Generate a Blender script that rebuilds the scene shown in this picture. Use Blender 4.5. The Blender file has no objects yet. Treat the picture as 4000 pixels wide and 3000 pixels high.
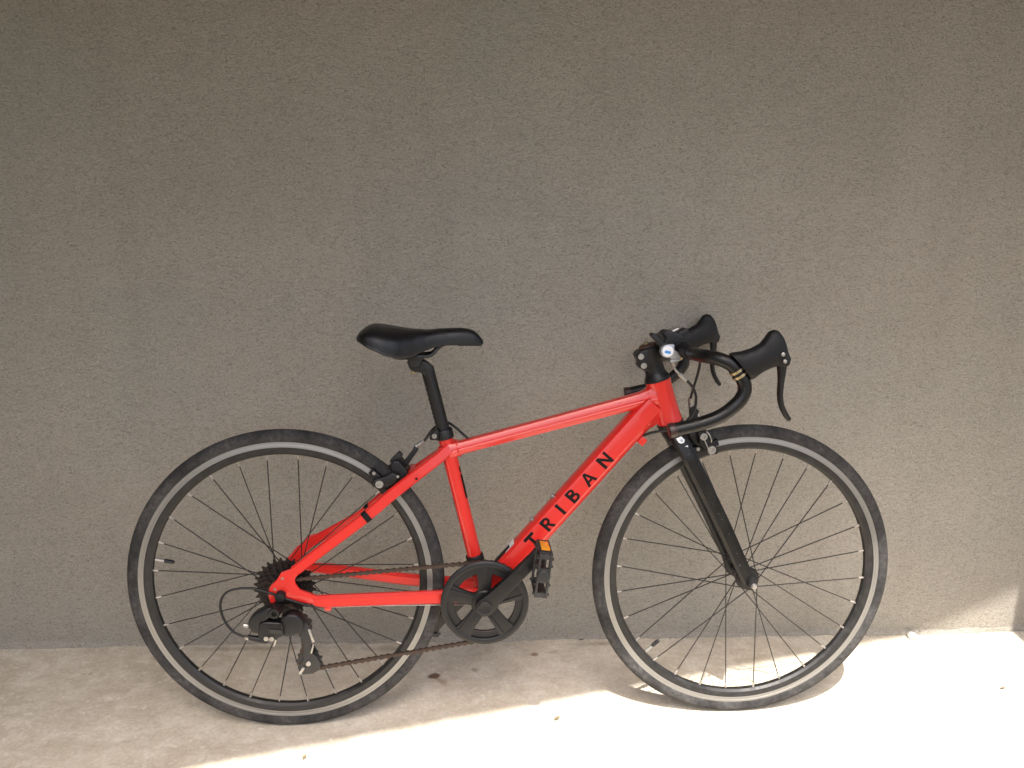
import bpy, bmesh, math, random
from mathutils import Vector, Matrix

random.seed(7)
SC = bpy.context.scene
COL = SC.collection
R_ = math.radians

# ------------------------------------------------------------------ camera
cam_d = bpy.data.cameras.new("camera")
cam = bpy.data.objects.new("camera", cam_d)
COL.objects.link(cam)
right = Vector((0.99902774, -0.04322549, 0.00866734))
up = Vector((0.00220876, 0.24542993, 0.96941182))
fwd = Vector((0.04403052, 0.96845016, -0.24528679))
m = Matrix.Identity(4)
for i in range(3):
    m[i][0], m[i][1], m[i][2] = right[i], up[i], -fwd[i]
m[0][3], m[1][3], m[2][3] = 0.439, -1.6691, 1.0686
cam.matrix_world = m
cam_d.sensor_width = 36.0
cam_d.lens = 27.0
cam_d.clip_start = 0.02
cam_d.clip_end = 500
SC.camera = cam

# ------------------------------------------------------------------ light
SUN_EL, SUN_AZ = R_(64.5), R_(-2.0)          # azimuth from the camera side (-Y) towards +X
SUNV = Vector((math.sin(SUN_AZ) * math.cos(SUN_EL), -math.cos(SUN_AZ) * math.cos(SUN_EL), math.sin(SUN_EL)))
world = bpy.data.worlds.new("World")
SC.world = world
world.use_nodes = True
nt = world.node_tree
bg = nt.nodes["Background"]
sky = nt.nodes.new("ShaderNodeTexSky")
sky.sky_type = 'NISHITA'
sky.sun_disc = False
sky.sun_elevation = SUN_EL
sky.sun_rotation = math.pi - SUN_AZ
sky.dust_density = 6.0
sky.air_density = 1.0
nt.links.new(sky.outputs[0], bg.inputs[0])
bg.inputs[1].default_value = 0.15
sun_d = bpy.data.lights.new("sun", 'SUN')
sun_d.energy = 4.0
sun_d.angle = R_(0.75)
sun_d.color = (1.0, 0.955, 0.89)
sun = bpy.data.objects.new("sun", sun_d)
COL.objects.link(sun)
sun.rotation_euler = SUNV.to_track_quat('Z', 'Y').to_euler()
sun.location = (0, -4, 8)

SC.view_settings.view_transform = 'Standard'
SC.view_settings.look = 'None'
SC.view_settings.exposure = 1.38
SC.view_settings.gamma = 1.0
SC.view_settings.use_curve_mapping = False
SC.render.engine = 'CYCLES'
SC.cycles.use_denoising = True
SC.cycles.max_bounces = 10
SC.cycles.diffuse_bounces = 8
SC.cycles.glossy_bounces = 4
SC.cycles.caustics_reflective = False
SC.cycles.caustics_refractive = False

# ------------------------------------------------------------------ materials
def newmat(name):
    mt = bpy.data.materials.new(name)
    mt.use_nodes = True
    return mt, mt.node_tree, mt.node_tree.nodes["Principled BSDF"]

def N(t, kind, **kw):
    n = t.nodes.new(kind)
    for k, v in kw.items():
        if hasattr(n, k):
            setattr(n, k, v)
        else:
            n.inputs[k.replace('_', ' ')].default_value = v
    return n

def ramp(t, src, stops, interp='LINEAR'):
    r = t.nodes.new("ShaderNodeValToRGB")
    r.color_ramp.interpolation = interp
    el = r.color_ramp.elements
    while len(el) > 1:
        el.remove(el[0])
    el[0].position = stops[0][0]
    c = stops[0][1]
    el[0].color = (*c, 1) if not isinstance(c, (int, float)) else (c, c, c, 1)
    for p, c in stops[1:]:
        e = el.new(p)
        e.color = (*c, 1) if not isinstance(c, (int, float)) else (c, c, c, 1)
    t.links.new(src, r.inputs[0])
    return r.outputs[0]

def noise(t, vec, scale, detail=4, rough=.55, dist=0.0):
    n = t.nodes.new("ShaderNodeTexNoise")
    n.inputs['Scale'].default_value = scale
    n.inputs['Detail'].default_value = detail
    n.inputs['Roughness'].default_value = rough
    n.inputs['Distortion'].default_value = dist
    if vec is not None:
        t.links.new(vec, n.inputs['Vector'])
    return n.outputs['Fac']

def objcoord(t, scale=(1, 1, 1), rot=(0, 0, 0), loc=(0, 0, 0)):
    tc = t.nodes.new("ShaderNodeTexCoord")
    mp = t.nodes.new("ShaderNodeMapping")
    mp.inputs['Scale'].default_value = scale
    mp.inputs['Rotation'].default_value = rot
    mp.inputs['Location'].default_value = loc
    t.links.new(tc.outputs['Object'], mp.inputs['Vector'])
    return mp.outputs[0]

def mix(t, fac, a, b, mode='MIX'):
    mx = t.nodes.new("ShaderNodeMix")
    mx.data_type = 'RGBA'
    mx.blend_type = mode
    for idx, val in ((0, fac), (6, a), (7, b)):
        if hasattr(val, 'is_linked') or hasattr(val, 'links'):
            t.links.new(val, mx.inputs[idx])
        elif isinstance(val, (int, float)):
            mx.inputs[idx].default_value = val if idx == 0 else (val, val, val, 1)
        else:
            mx.inputs[idx].default_value = (*val, 1)
    return mx.outputs[2]

def math_(t, op, a, b=None, c=None):
    n = t.nodes.new("ShaderNodeMath")
    n.operation = op
    for i, v in enumerate((a, b, c)):
        if v is None:
            continue
        if hasattr(v, 'links'):
            t.links.new(v, n.inputs[i])
        else:
            n.inputs[i].default_value = v
    return n.outputs[0]

def bump(t, bsdf, h, strength=.3, dist=.001, prev=None):
    b = t.nodes.new("ShaderNodeBump")
    b.inputs['Strength'].default_value = strength
    b.inputs['Distance'].default_value = dist
    t.links.new(h, b.inputs['Height'])
    if prev is not None:
        t.links.new(prev, b.inputs['Normal'])
    t.links.new(b.outputs[0], bsdf.inputs['Normal'])
    return b.outputs[0]

def simple(name, col, rough=.5, metal=0.0, coat=0.0, grime=0.0, gcol=(.16, .13, .10), gscale=30, bumpy=0.0, spec=.5):
    mt, t, b = newmat(name)
    b.inputs['Base Color'].default_value = (*col, 1)
    b.inputs['Roughness'].default_value = rough
    b.inputs['Metallic'].default_value = metal
    b.inputs['Coat Weight'].default_value = coat
    b.inputs['Coat Roughness'].default_value = .08
    b.inputs['Specular IOR Level'].default_value = spec
    if grime > 0:
        v = objcoord(t)
        n1 = noise(t, v, gscale, 6, .65)
        f = ramp(t, n1, [(.42, 0.0), (.75, grime)])
        t.links.new(mix(t, f, col, gcol), b.inputs['Base Color'])
        rr = ramp(t, n1, [(.35, max(rough - .06, .04)), (.75, min(rough + .22, 1))])
        t.links.new(rr, b.inputs['Roughness'])
    if bumpy > 0:
        v = objcoord(t)
        bump(t, b, noise(t, v, 900, 2), bumpy, .0004)
    return mt

M = {}
M['red'] = simple('red_paint', (.59, .0210, .0165), .28, 0, .42, spec=.42)
mt = M['red']; t = mt.node_tree; b = t.nodes["Principled BSDF"]
chip = ramp(t, noise(t, objcoord(t), 150, 2, .5), [(.775, 0.0), (.79, .8)])
t.links.new(mix(t, chip, (.59, .0210, .0165), (.62, .16, .14)), b.inputs['Base Color'])
M['black_paint'] = simple('black_gloss_paint', (.0030, .0030, .0034), .34, 0, .0, .25, (.010, .009, .0085), 60, spec=.36)
mt = M['black_paint']; t = mt.node_tree; b = t.nodes["Principled BSDF"]
src = b.inputs['Base Color'].links[0].from_socket
chip = ramp(t, noise(t, objcoord(t), 210, 2, .5), [(.735, 0.0), (.755, 1.0)])
t.links.new(mix(t, chip, src, (.16, .15, .14)), b.inputs['Base Color'])
M['black_plastic'] = simple('black_plastic', (.005, .005, .006), .42, 0, 0, .35, (.016, .014, .013), 70, spec=.4)
M['rubber'] = simple('black_rubber', (.0045, .0045, .0052), .55, 0, 0, .3, (.012, .011, .010), 40, .2, spec=.3)
M['vinyl'] = simple('saddle_vinyl', (.003, .003, .004), .36, 0, 0, .3, (.008, .0075, .007), 25, .2, spec=.4)
M['black_metal'] = simple('black_anodised', (.006, .006, .007), .38, .1, 0, .3, (.016, .014, .012), 60, spec=.4)
M['steel'] = simple('steel', (.40, .39, .37), .38, .9, 0, .45, (.16, .13, .10), 120)
M['nipple'] = simple('dull_nipple', (.42, .39, .35), .45, .8, 0, .4, (.2, .15, .1), 120)
M['brass'] = simple('brass', (.42, .34, .20), .38, .9, 0, .4, (.2, .15, .08), 120)
M['spoke'] = simple('dark_spoke', (.022, .019, .017), .5, .3)
M['rim'] = simple('black_rim', (.007, .0067, .0068), .45, .1, 0, .8, (.030, .028, .027), 70)
M['rust'] = simple('rusty_chain', (.045, .033, .026), .7, .35, 0, .8, (.105, .055, .034), 160)
M['cog'] = simple('dirty_cog', (.013, .010, .009), .5, .5, 0, .8, (.045, .028, .02), 120)
M['dark_rust'] = simple('rusty_cap', (.05, .03, .025), .6, .3, 0, .9, (.18, .08, .04), 160)
M['white'] = simple('white_print', (.72, .74, .78), .4)
M['blue'] = simple('blue_print', (.03, .22, .62), .4)
M['print_black'] = simple('black_print', (.004, .0035, .004), .5, spec=.2)
M['silver_plastic'] = simple('silver_plastic', (.36, .37, .39), .4, .5)
M['amber'] = simple('amber_reflector', (.80, .30, .006), .2, 0, .4)
M['grey_plastic'] = simple('worn_grey_plastic', (.012, .012, .0125), .5, 0, 0, .6, (.045, .043, .041), 90)
M['leaf'] = simple('dry_leaf', (.36, .29, .18), .8)
M['dark_leaf'] = simple('dark_dry_leaf', (.10, .07, .045), .85)
M['pebble_dark'] = simple('brown_grit', (.26, .215, .165), .9, 0, 0, .8, (.12, .09, .065), 60)
M['pebble'] = simple('pale_stone', (.55, .52, .47), .85, 0, 0, .4, (.4, .36, .3), 90)

# brushed silver brake track
mt, t, b = newmat('brake_track')
v = objcoord(t)
sx = t.nodes.new("ShaderNodeSeparateXYZ"); t.links.new(v, sx.inputs[0])
rad = math_(t, 'SQRT', math_(t, 'ADD', math_(t, 'MULTIPLY', sx.outputs[0], sx.outputs[0]), math_(t, 'MULTIPLY', sx.outputs[2], sx.outputs[2])))
cx = t.nodes.new("ShaderNodeCombineXYZ"); t.links.new(math_(t, 'MULTIPLY', rad, 1.0), cx.inputs[0])
rings = noise(t, cx.outputs[0], 1500, 2)
t.links.new(ramp(t, rings, [(.3, (.20, .195, .19)), (.7, (.32, .315, .30))]), b.inputs['Base Color'])
b.inputs['Metallic'].default_value = .75
b.inputs['Roughness'].default_value = .42
bump(t, b, rings, .3, .0003)
M['track'] = mt

# dusty tyre with slanted tread cuts
mt, t, b = newmat('tyre_rubber')
v = objcoord(t)
sx = t.nodes.new("ShaderNodeSeparateXYZ"); t.links.new(v, sx.inputs[0])
ang = math_(t, 'ARCTAN2', sx.outputs[2], sx.outputs[0])
rad = math_(t, 'SQRT', math_(t, 'ADD', math_(t, 'MULTIPLY', sx.outputs[0], sx.outputs[0]), math_(t, 'MULTIPLY', sx.outputs[2], sx.outputs[2])))
ay = math_(t, 'ABSOLUTE', sx.outputs[1])
ph = math_(t, 'FRACT', math_(t, 'ADD', math_(t, 'MULTIPLY', ang, 88 / 6.28318), math_(t, 'MULTIPLY', ay, 120.0)))
cut = math_(t, 'MULTIPLY', math_(t, 'LESS_THAN', ph, .13), math_(t, 'GREATER_THAN', rad, .3015))
n1 = noise(t, v, 14, 6, .62)
n2 = noise(t, v, 140, 4, .6)
dust = math_(t, 'MULTIPLY', ramp(t, n1, [(.32, .10), (.70, 1.0)]), ramp(t, n2, [(.3, .30), (.7, 1.0)]))
c0 = mix(t, dust, (.0095, .0093, .0098), (.088, .084, .082))
c1 = mix(t, math_(t, 'MULTIPLY', cut, .55), c0, (.010, .010, .010))
t.links.new(c1, b.inputs['Base Color'])
b.inputs['Roughness'].default_value = .85
b.inputs['Specular IOR Level'].default_value = .25
hh = math_(t, 'SUBTRACT', math_(t, 'MULTIPLY', n2, .25), cut)
bump(t, b, hh, .35, .0008)
M['tyre'] = mt

# rough-cast wall
mt, t, b = newmat('stucco_wall')
v1 = objcoord(t, (1, 1, 1.9))
v0 = objcoord(t)
fine = noise(t, v1, 200, 3, .62, .6)
worm = noise(t, v1, 135, 2, .5, 1.8)
big = noise(t, v0, 1.3, 4, .55)
mid = noise(t, v0, 7, 5, .6)
base = ramp(t, big, [(.3, (.328, .300, .256)), (.46, (.366, .336, .288)), (.56, (.350, .332, .288)), (.72, (.392, .366, .324))])
base = mix(t, ramp(t, mid, [(.35, 0.0), (.75, .35)]), base, (.330, .300, .254))
pit_shade = ramp(t, worm, [(.35, .68), (.47, 1.0)])  # shade inside the render's hollows, painted into the colour
drip = noise(t, objcoord(t, (9, 1, .7)), 1.0, 5, .6)
base = mix(t, ramp(t, drip, [(.52, 0.0), (.72, .32)]), base, (.295, .272, .232))
flk = ramp(t, fine, [(.34, .84), (.5, 1.0), (.70, 1.10)])
base = mix(t, 1.0, base, pit_shade, 'MULTIPLY')
base = mix(t, 1.0, base, flk, 'MULTIPLY')
t.links.new(base, b.inputs['Base Color'])
b.inputs['Roughness'].default_value = .93
b.inputs['Specular IOR Level'].default_value = .2
trowel = noise(t, objcoord(t, (2.2, 1, 7), (0, .5, 0)), 2.0, 3, .5)
h = math_(t, 'ADD', math_(t, 'MULTIPLY', fine, .6), worm)
b1 = bump(t, b, trowel, .22, .02)
bump(t, b, h, .95, .0045, b1)
M['wall'] = mt

# stained concrete paving
mt, t, b = newmat('stained_concrete')
v0 = objcoord(t)
v1 = objcoord(t, (1, 1.25, 1))
big = noise(t, v0, 2.2, 5, .6)
blot = noise(t, v1, 17, 8, .72, .4)
fine = noise(t, v0, 130, 4, .65)
fl = noise(t, objcoord(t, (1, 1.6, 1), (0, 0, .5)), 52, 5, .7, .8)
base = ramp(t, big, [(.3, (0.436, 0.380, 0.299)), (.6, (0.544, 0.489, 0.397)), (.8, (0.582, 0.533, 0.445))])
base = mix(t, ramp(t, blot, [(.46, 0.0), (.66, .65)]), base, (0.701, 0.659, 0.573))
base = mix(t, ramp(t, blot, [(.28, .6), (.44, 0.0)]), base, (0.360, 0.311, 0.244))
base = mix(t, ramp(t, fl, [(.58, 0.0), (.66, .6)]), base, (0.701, 0.691, 0.598))
base = mix(t, ramp(t, fl, [(.30, .55), (.38, 0.0)]), base, (0.303, 0.260, 0.202))
base = mix(t, 1.0, base, ramp(t, fine, [(.3, .88), (.7, 1.10)]), 'MULTIPLY')
# rust drips and a few dark spots with their own outlines
sx = t.nodes.new("ShaderNodeSeparateXYZ"); t.links.new(v0, sx.inputs[0])
wob = noise(t, v0, 45, 4, .6)
def spot(x, y, rx, ry, rot, col, amount, soft=.5):
    global base
    ca, sa = math.cos(rot), math.sin(rot)
    dx = math_(t, 'SUBTRACT', sx.outputs[0], x); dy = math_(t, 'SUBTRACT', sx.outputs[1], y)
    a = math_(t, 'ADD', math_(t, 'MULTIPLY', dx, ca / rx), math_(t, 'MULTIPLY', dy, sa / rx))
    c = math_(t, 'ADD', math_(t, 'MULTIPLY', dx, -sa / ry), math_(t, 'MULTIPLY', dy, ca / ry))
    d = math_(t, 'SQRT', math_(t, 'ADD', math_(t, 'MULTIPLY', a, a), math_(t, 'MULTIPLY', c, c)))
    d = math_(t, 'ADD', d, math_(t, 'MULTIPLY', math_(t, 'SUBTRACT', wob, .5), 1.2))
    f = ramp(t, d, [(1 - soft, amount), (1.0, 0.0)])
    base = mix(t, f, base, col)
spot(.338, -.140, .016, .013, 0, (.10, .042, .025), .9)
spot(.356, -.160, .026, .012, -.8, (.22, .12, .07), .55, .8)
spot(.572, -.064, .012, .009, 0, (.17, .085, .05), .7)
spot(.62, -.055, .02, .012, .3, (.16, .13, .10), .35, .9)
spot(-.452, -.108, .008, .005, .3, (.12, .11, .09), .6, .8)
spot(-.438, -.107, .006, .006, 0, (.12, .11, .09), .6, .8)
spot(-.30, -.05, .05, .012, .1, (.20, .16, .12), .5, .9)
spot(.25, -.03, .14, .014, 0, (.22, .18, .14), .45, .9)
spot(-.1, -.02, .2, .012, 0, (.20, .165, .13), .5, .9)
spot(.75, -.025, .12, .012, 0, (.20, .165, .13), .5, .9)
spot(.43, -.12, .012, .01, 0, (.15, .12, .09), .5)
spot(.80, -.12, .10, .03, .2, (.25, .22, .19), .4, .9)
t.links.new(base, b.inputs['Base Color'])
b.inputs['Roughness'].default_value = .88
b.inputs['Specular IOR Level'].default_value = .25
bump(t, b, math_(t, 'ADD', math_(t, 'MULTIPLY', fine, .4), blot), .35, .004)
M['concrete'] = mt

mt, t, b = newmat('plaster')
v0 = objcoord(t)
t.links.new(ramp(t, noise(t, v0, 3, 6, .6), [(.3, (.36, .33, .29)), (.7, (.46, .43, .38))]), b.inputs['Base Color'])
b.inputs['Roughness'].default_value = .9
bump(t, b, noise(t, v0, 90, 4), .4, .004)
M['plaster'] = mt
mt, t, b = newmat('added_dark_soil')
v0 = objcoord(t)
t.links.new(ramp(t, noise(t, v0, 1.2, 8, .65), [(.35, (.075, .060, .042)), (.55, (.10, .085, .055)), (.7, (.085, .095, .045))]), b.inputs['Base Color'])
b.inputs['Roughness'].default_value = .95
bump(t, b, noise(t, v0, 25, 6), .6, .02)
M['added_soil'] = mt
M['timber'] = simple('dark_timber', (.16, .125, .095), .8, 0, 0, .5, (.10, .078, .06), 6)

# ------------------------------------------------------------------ mesh helpers
def link(name, me, mats, parent=None, loc=None, smooth=35):
    o = bpy.data.objects.new(name, me)
    COL.objects.link(o)
    for mm in (mats if isinstance(mats, (list, tuple)) else [mats]):
        if len(me.materials) < (len(mats) if isinstance(mats, (list, tuple)) else 1):
            me.materials.append(mm)
    if parent is not None:
        o.parent = parent
    if loc is not None:
        o.location = loc
    return o

def finish(bm, name, smooth=35):
    bmesh.ops.recalc_face_normals(bm, faces=bm.faces[:])
    me = bpy.data.meshes.new(name)
    bm.to_mesh(me)
    bm.free()
    if smooth:
        me.shade_smooth()
        me.set_sharp_from_angle(angle=R_(smooth))
    return me

def P3(p):            # bicycle coordinates in mm (forward, up, out towards the viewer) -> local metres
    return Vector((p[0], -p[2], p[1])) / 1000.0

def catmull(pts, n=6):
    pts = [Vector(p) for p in pts]
    out = []
    for i in range(len(pts) - 1):
        p0 = pts[max(i - 1, 0)]; p1 = pts[i]; p2 = pts[i + 1]; p3 = pts[min(i + 2, len(pts) - 1)]
        for k in range(n):
            s = k / n
            out.append(.5 * ((2 * p1) + (p2 - p0) * s + (2 * p0 - 5 * p1 + 4 * p2 - p3) * s * s + (3 * p1 - p0 - 3 * p2 + p3) * s ** 3))
    out.append(pts[-1])
    return out

def add_rings(bm, rings, cap=True):
    vs = [[bm.verts.new(P3(p)) for p in r] for r in rings]
    n = len(vs[0])
    for a, b in zip(vs[:-1], vs[1:]):
        for i in range(n):
            bm.faces.new((a[i], a[(i + 1) % n], b[(i + 1) % n], b[i]))
    if cap:
        bm.faces.new(vs[0]); bm.faces.new(vs[-1])

def tube(bm, pts, r, n=14, cap=True):
    pts = [Vector(p) for p in pts]
    rs = r if isinstance(r, (list, tuple)) else [r] * len(pts)
    T = []
    for i in range(len(pts)):
        T.append((pts[min(i + 1, len(pts) - 1)] - pts[max(i - 1, 0)]).normalized())
    ref = Vector((0, 0, 1)) if abs(T[0].z) < .9 else Vector((0, 1, 0))
    a = (ref - T[0] * ref.dot(T[0])).normalized()
    rings = []
    for i, p in enumerate(pts):
        a = (a - T[i] * a.dot(T[i])).normalized()
        c = T[i].cross(a)
        rings.append([p + (a * math.cos(2 * math.pi * k / n) + c * math.sin(2 * math.pi * k / n)) * rs[i] for k in range(n)])
    add_rings(bm, rings, cap)

def sweep(bm, pts, secs, cap=True):
    """path near the bicycle plane; each section is a list of (out, normal) mm pairs"""
    pts = [Vector(p) for p in pts]
    rings = []
    for i, p in enumerate(pts):
        T = (pts[min(i + 1, len(pts) - 1)] - pts[max(i - 1, 0)]).normalized()
        s = Vector((0, 0, 1)); s = (s - T * s.dot(T)).normalized()
        nn = s.cross(T)
        rings.append([p + s * a + nn * b for a, b in secs[i]])
    add_rings(bm, rings, cap)

def ell(a, b, n=18, p=1.0):
    o = []
    for k in range(n):
        th = 2 * math.pi * k / n
        c, s = math.cos(th), math.sin(th)
        o.append((a * math.copysign(abs(c) ** p, c), b * math.copysign(abs(s) ** p, s)))
    return o

def prism(bm, poly, w0, w1, bev=1.0, seg=2):
    b2 = bmesh.new()
    lo = [b2.verts.new(P3((x, y, w0))) for x, y in poly]
    f = b2.faces.new(lo)
    ex = bmesh.ops.extrude_face_region(b2, geom=[f])
    vv = [e for e in ex['geom'] if isinstance(e, bmesh.types.BMVert)]
    bmesh.ops.translate(b2, verts=vv, vec=(0, -(w1 - w0) / 1000, 0))
    bmesh.ops.recalc_face_normals(b2, faces=b2.faces[:])
    if bev > 0:
        bmesh.ops.bevel(b2, geom=b2.edges[:], offset=bev / 1000, segments=seg, affect='EDGES', clamp_overlap=True, profile=.6)
    me = bpy.data.meshes.new('tmp'); b2.to_mesh(me); b2.free()
    bm.from_mesh(me); bpy.data.meshes.remove(me)

def lathe(bm, prof, c=(0, 0, 0), axis=(0, 0, 1), n=28, closed=False):
    """prof: list of (radius, distance along axis) in mm"""
    ax = Vector(axis).normalized()
    ref = Vector((0, 0, 1)) if abs(ax.z) < .9 else Vector((1, 0, 0))
    a = (ref - ax * ref.dot(ax)).normalized(); b = ax.cross(a)
    c = Vector(c)
    rings = []
    for r, h in prof:
        rings.append([bm.verts.new(P3(c + ax * h + (a * math.cos(2 * math.pi * k / n) + b * math.sin(2 * math.pi * k / n)) * r)) for k in range(n)])
    pairs = list(zip(rings[:-1], rings[1:])) + ([(rings[-1], rings[0])] if closed else [])
    for p, q in pairs:
        for i in range(n):
            bm.faces.new((p[i], p[(i + 1) % n], q[(i + 1) % n], q[i]))
    if not closed:
        bm.faces.new(rings[0]); bm.faces.new(rings[-1])

def obox(bm, c, d, half, bev=.8):
    """box centred on c, long axis d inside the bicycle plane; half = (along, across, out)"""
    d = Vector((d[0], d[1])).normalized(); n = Vector((-d.y, d.x))
    q = []
    for sx, sy in ((-1, -1), (1, -1), (1, 1), (-1, 1)):
        v = Vector((c[0], c[1])) + d * half[0] * sx + n * half[1] * sy
        q.append((v.x, v.y))
    prism(bm, q, c[2] - half[2], c[2] + half[2], bev)

def part(name, build, mat, parent, smooth=35, label=None, loc=None):
    bm = bmesh.new()
    build(bm)
    o = link(name, finish(bm, name, smooth), mat, parent, loc)
    if label:
        o['label'] = label
    return o

def tag(o, label, cat, group=None):
    o['label'] = label; o['category'] = cat
    if group:
        o['group'] = group
    return o

def wbox(bm, x0, x1, y0, y1, z0, z1):
    vs = [bm.verts.new((x, y, z)) for z in (z0, z1) for y in (y0, y1) for x in (x0, x1)]
    for f in ((0, 1, 3, 2), (4, 6, 7, 5), (0, 4, 5, 1), (2, 3, 7, 6), (0, 2, 6, 4), (1, 5, 7, 3)):
        bm.faces.new([vs[i] for i in f])

# ------------------------------------------------------------------ setting
ROOF_H = 1.95
APRON = -1.00
bm = bmesh.new()
wbox(bm, -60, 60, -120, 30, -.5, -.035)
ground = link('ground', finish(bm, 'ground', 0), M['added_soil'])  # unseen dark soil beyond the paving, added to limit bounced light on the wall
ground['kind'] = 'structure'
bm = bmesh.new()
wbox(bm, -7, 7, APRON, .3, -.25, 0)
apron = link('pavement', finish(bm, 'pavement', 0), M['concrete'])
apron['kind'] = 'structure'

bm = bmesh.new()
wbox(bm, -6, 6, 0, .25, -.05, ROOF_H)
wall = tag(link('wall', finish(bm, 'wall', 0), M['wall']), 'rough grey-beige rendered wall behind the red bicycle', 'wall')

# uneven mortar lip where the render meets the paving
def lip(bm):
    rnd = random.Random(3)
    n = 700
    rows = []
    hh, oo = .008, .006
    for i in range(n + 1):
        x = -3 + 6.0 * i / n
        hh += rnd.uniform(-.0022, .0022); hh = min(max(hh, .003), .016)
        oo += rnd.uniform(-.0018, .0018); oo = min(max(oo, .002), .011)
        rows.append([bm.verts.new((x, .01, hh + .006)), bm.verts.new((x, -.001, hh)), bm.verts.new((x, -oo * .6, hh * .45)), bm.verts.new((x, -oo, .0005)), bm.verts.new((x, .01, -.004))])
    for a, b in zip(rows[:-1], rows[1:]):
        for k in range(4):
            bm.faces.new((a[k], a[k + 1], b[k + 1], b[k]))
part('mortar_lip', lip, M['wall'], wall, 60)

# overhanging slab above the wall; its slanting front edge throws the shade
tn = math.tan(SUN_EL)
def edge_y(x):
    return -.3878 + .2484 * (x + math.sin(SUN_AZ) * -1 * ROOF_H / tn) - math.cos(SUN_AZ) * ROOF_H / tn
bm = bmesh.new()
lo = [(-6, .25), (6, .25), (6, edge_y(6)), (-6, edge_y(-6))]
a = [bm.verts.new((x, y, ROOF_H)) for x, y in lo]
b = [bm.verts.new((x, y, ROOF_H + .16)) for x, y in lo]
bm.faces.new(a); bm.faces.new(b)
for i in range(4):
    bm.faces.new((a[i], a[(i + 1) % 4], b[(i + 1) % 4], b[i]))
roof = tag(link('roof_slab', finish(bm, 'roof_slab', 0), M['timber']), 'dark timber roof overhanging the wall', 'roof')

bm = bmesh.new()
wbox(bm, 1.765, 2.05, -.72, -.44, -.05, ROOF_H - .003)
post = tag(link('column', finish(bm, 'column', 0), M['plaster']), 'square plastered column holding the timber roof', 'column')

bm = bmesh.new()
wbox(bm, -1.5, -1.25, -2.6, -.003, -.05, ROOF_H - .003)  # unseen wall, added left of the frame to block light there
side = tag(link('added_shade_wall', finish(bm, 'added_shade_wall', 0), M['wall']), 'added out-of-view wall that darkens the left of the scene', 'wall')

# ------------------------------------------------------------------ bicycle root
bike = bpy.data.objects.new('bicycle', None)
COL.objects.link(bike)
bu = Vector((0.99984482, 0.01761619, 0)); bv = Vector((-0.00146483, 0.08313941, 0.99653685)); bw = Vector((0.01755519, -0.99638221, 0.08315231))
bmx = Matrix.Identity(4)
for i in range(3):
    bmx[i][0], bmx[i][1], bmx[i][2] = bu[i], -bw[i], bv[i]
bmx[0][3], bmx[1][3], bmx[2][3] = 0.0610, -0.29175, 0.0006
bike.matrix_world = bmx
tag(bike, 'red drop-handlebar road bicycle with black wheels leaning against the wall', 'bicycle')

R = 310.0
HU = 919.6          # front hub
BB = (389.5, 280.0)

# ------------------------------------------------------------------ wheels
spoke_me = None
def spoke_mesh():
    bm = bmesh.new()
    n = 6
    a = [bm.verts.new((math.cos(k * math.pi / 3) * .00112, math.sin(k * math.pi / 3) * .00112, 0)) for k in range(n)]
    b = [bm.verts.new((v.co.x, v.co.y, 1)) for v in a]
    for k in range(n):
        bm.faces.new((a[k], a[(k + 1) % n], b[(k + 1) % n], b[k]))
    me = finish(bm, 'spoke', 70); me.materials.append(M['spoke']); return me
def nipple_mesh():
    bm = bmesh.new()
    n = 8
    prof = [(.0026, -.002), (.0026, .0008), (.0018, .0012), (.0017, .0085), (.0012, .0098)]
    rings = [[bm.verts.new((math.cos(k * math.pi / 4) * r, math.sin(k * math.pi / 4) * r, h)) for k in range(n)] for r, h in prof]
    for p, q in zip(rings[:-1], rings[1:]):
        for k in range(n):
            bm.faces.new((p[k], p[(k + 1) % n], q[(k + 1) % n], q[k]))
    bm.faces.new(rings[0]); bm.faces.new(rings[-1])
    me = finish(bm, 'nipple', 40); me.materials.append(M['nipple']); return me
SPOKE, NIPPLE = spoke_mesh(), nipple_mesh()

def put(me, name, p, d, length, parent):
    o = bpy.data.objects.new(name, me)
    COL.objects.link(o)
    o.parent = parent
    o.location = p
    o.rotation_mode = 'QUATERNION'
    o.rotation_quaternion = d.to_track_quat('Z', 'Y')
    o.scale = (1, 1, length)
    return o

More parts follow.
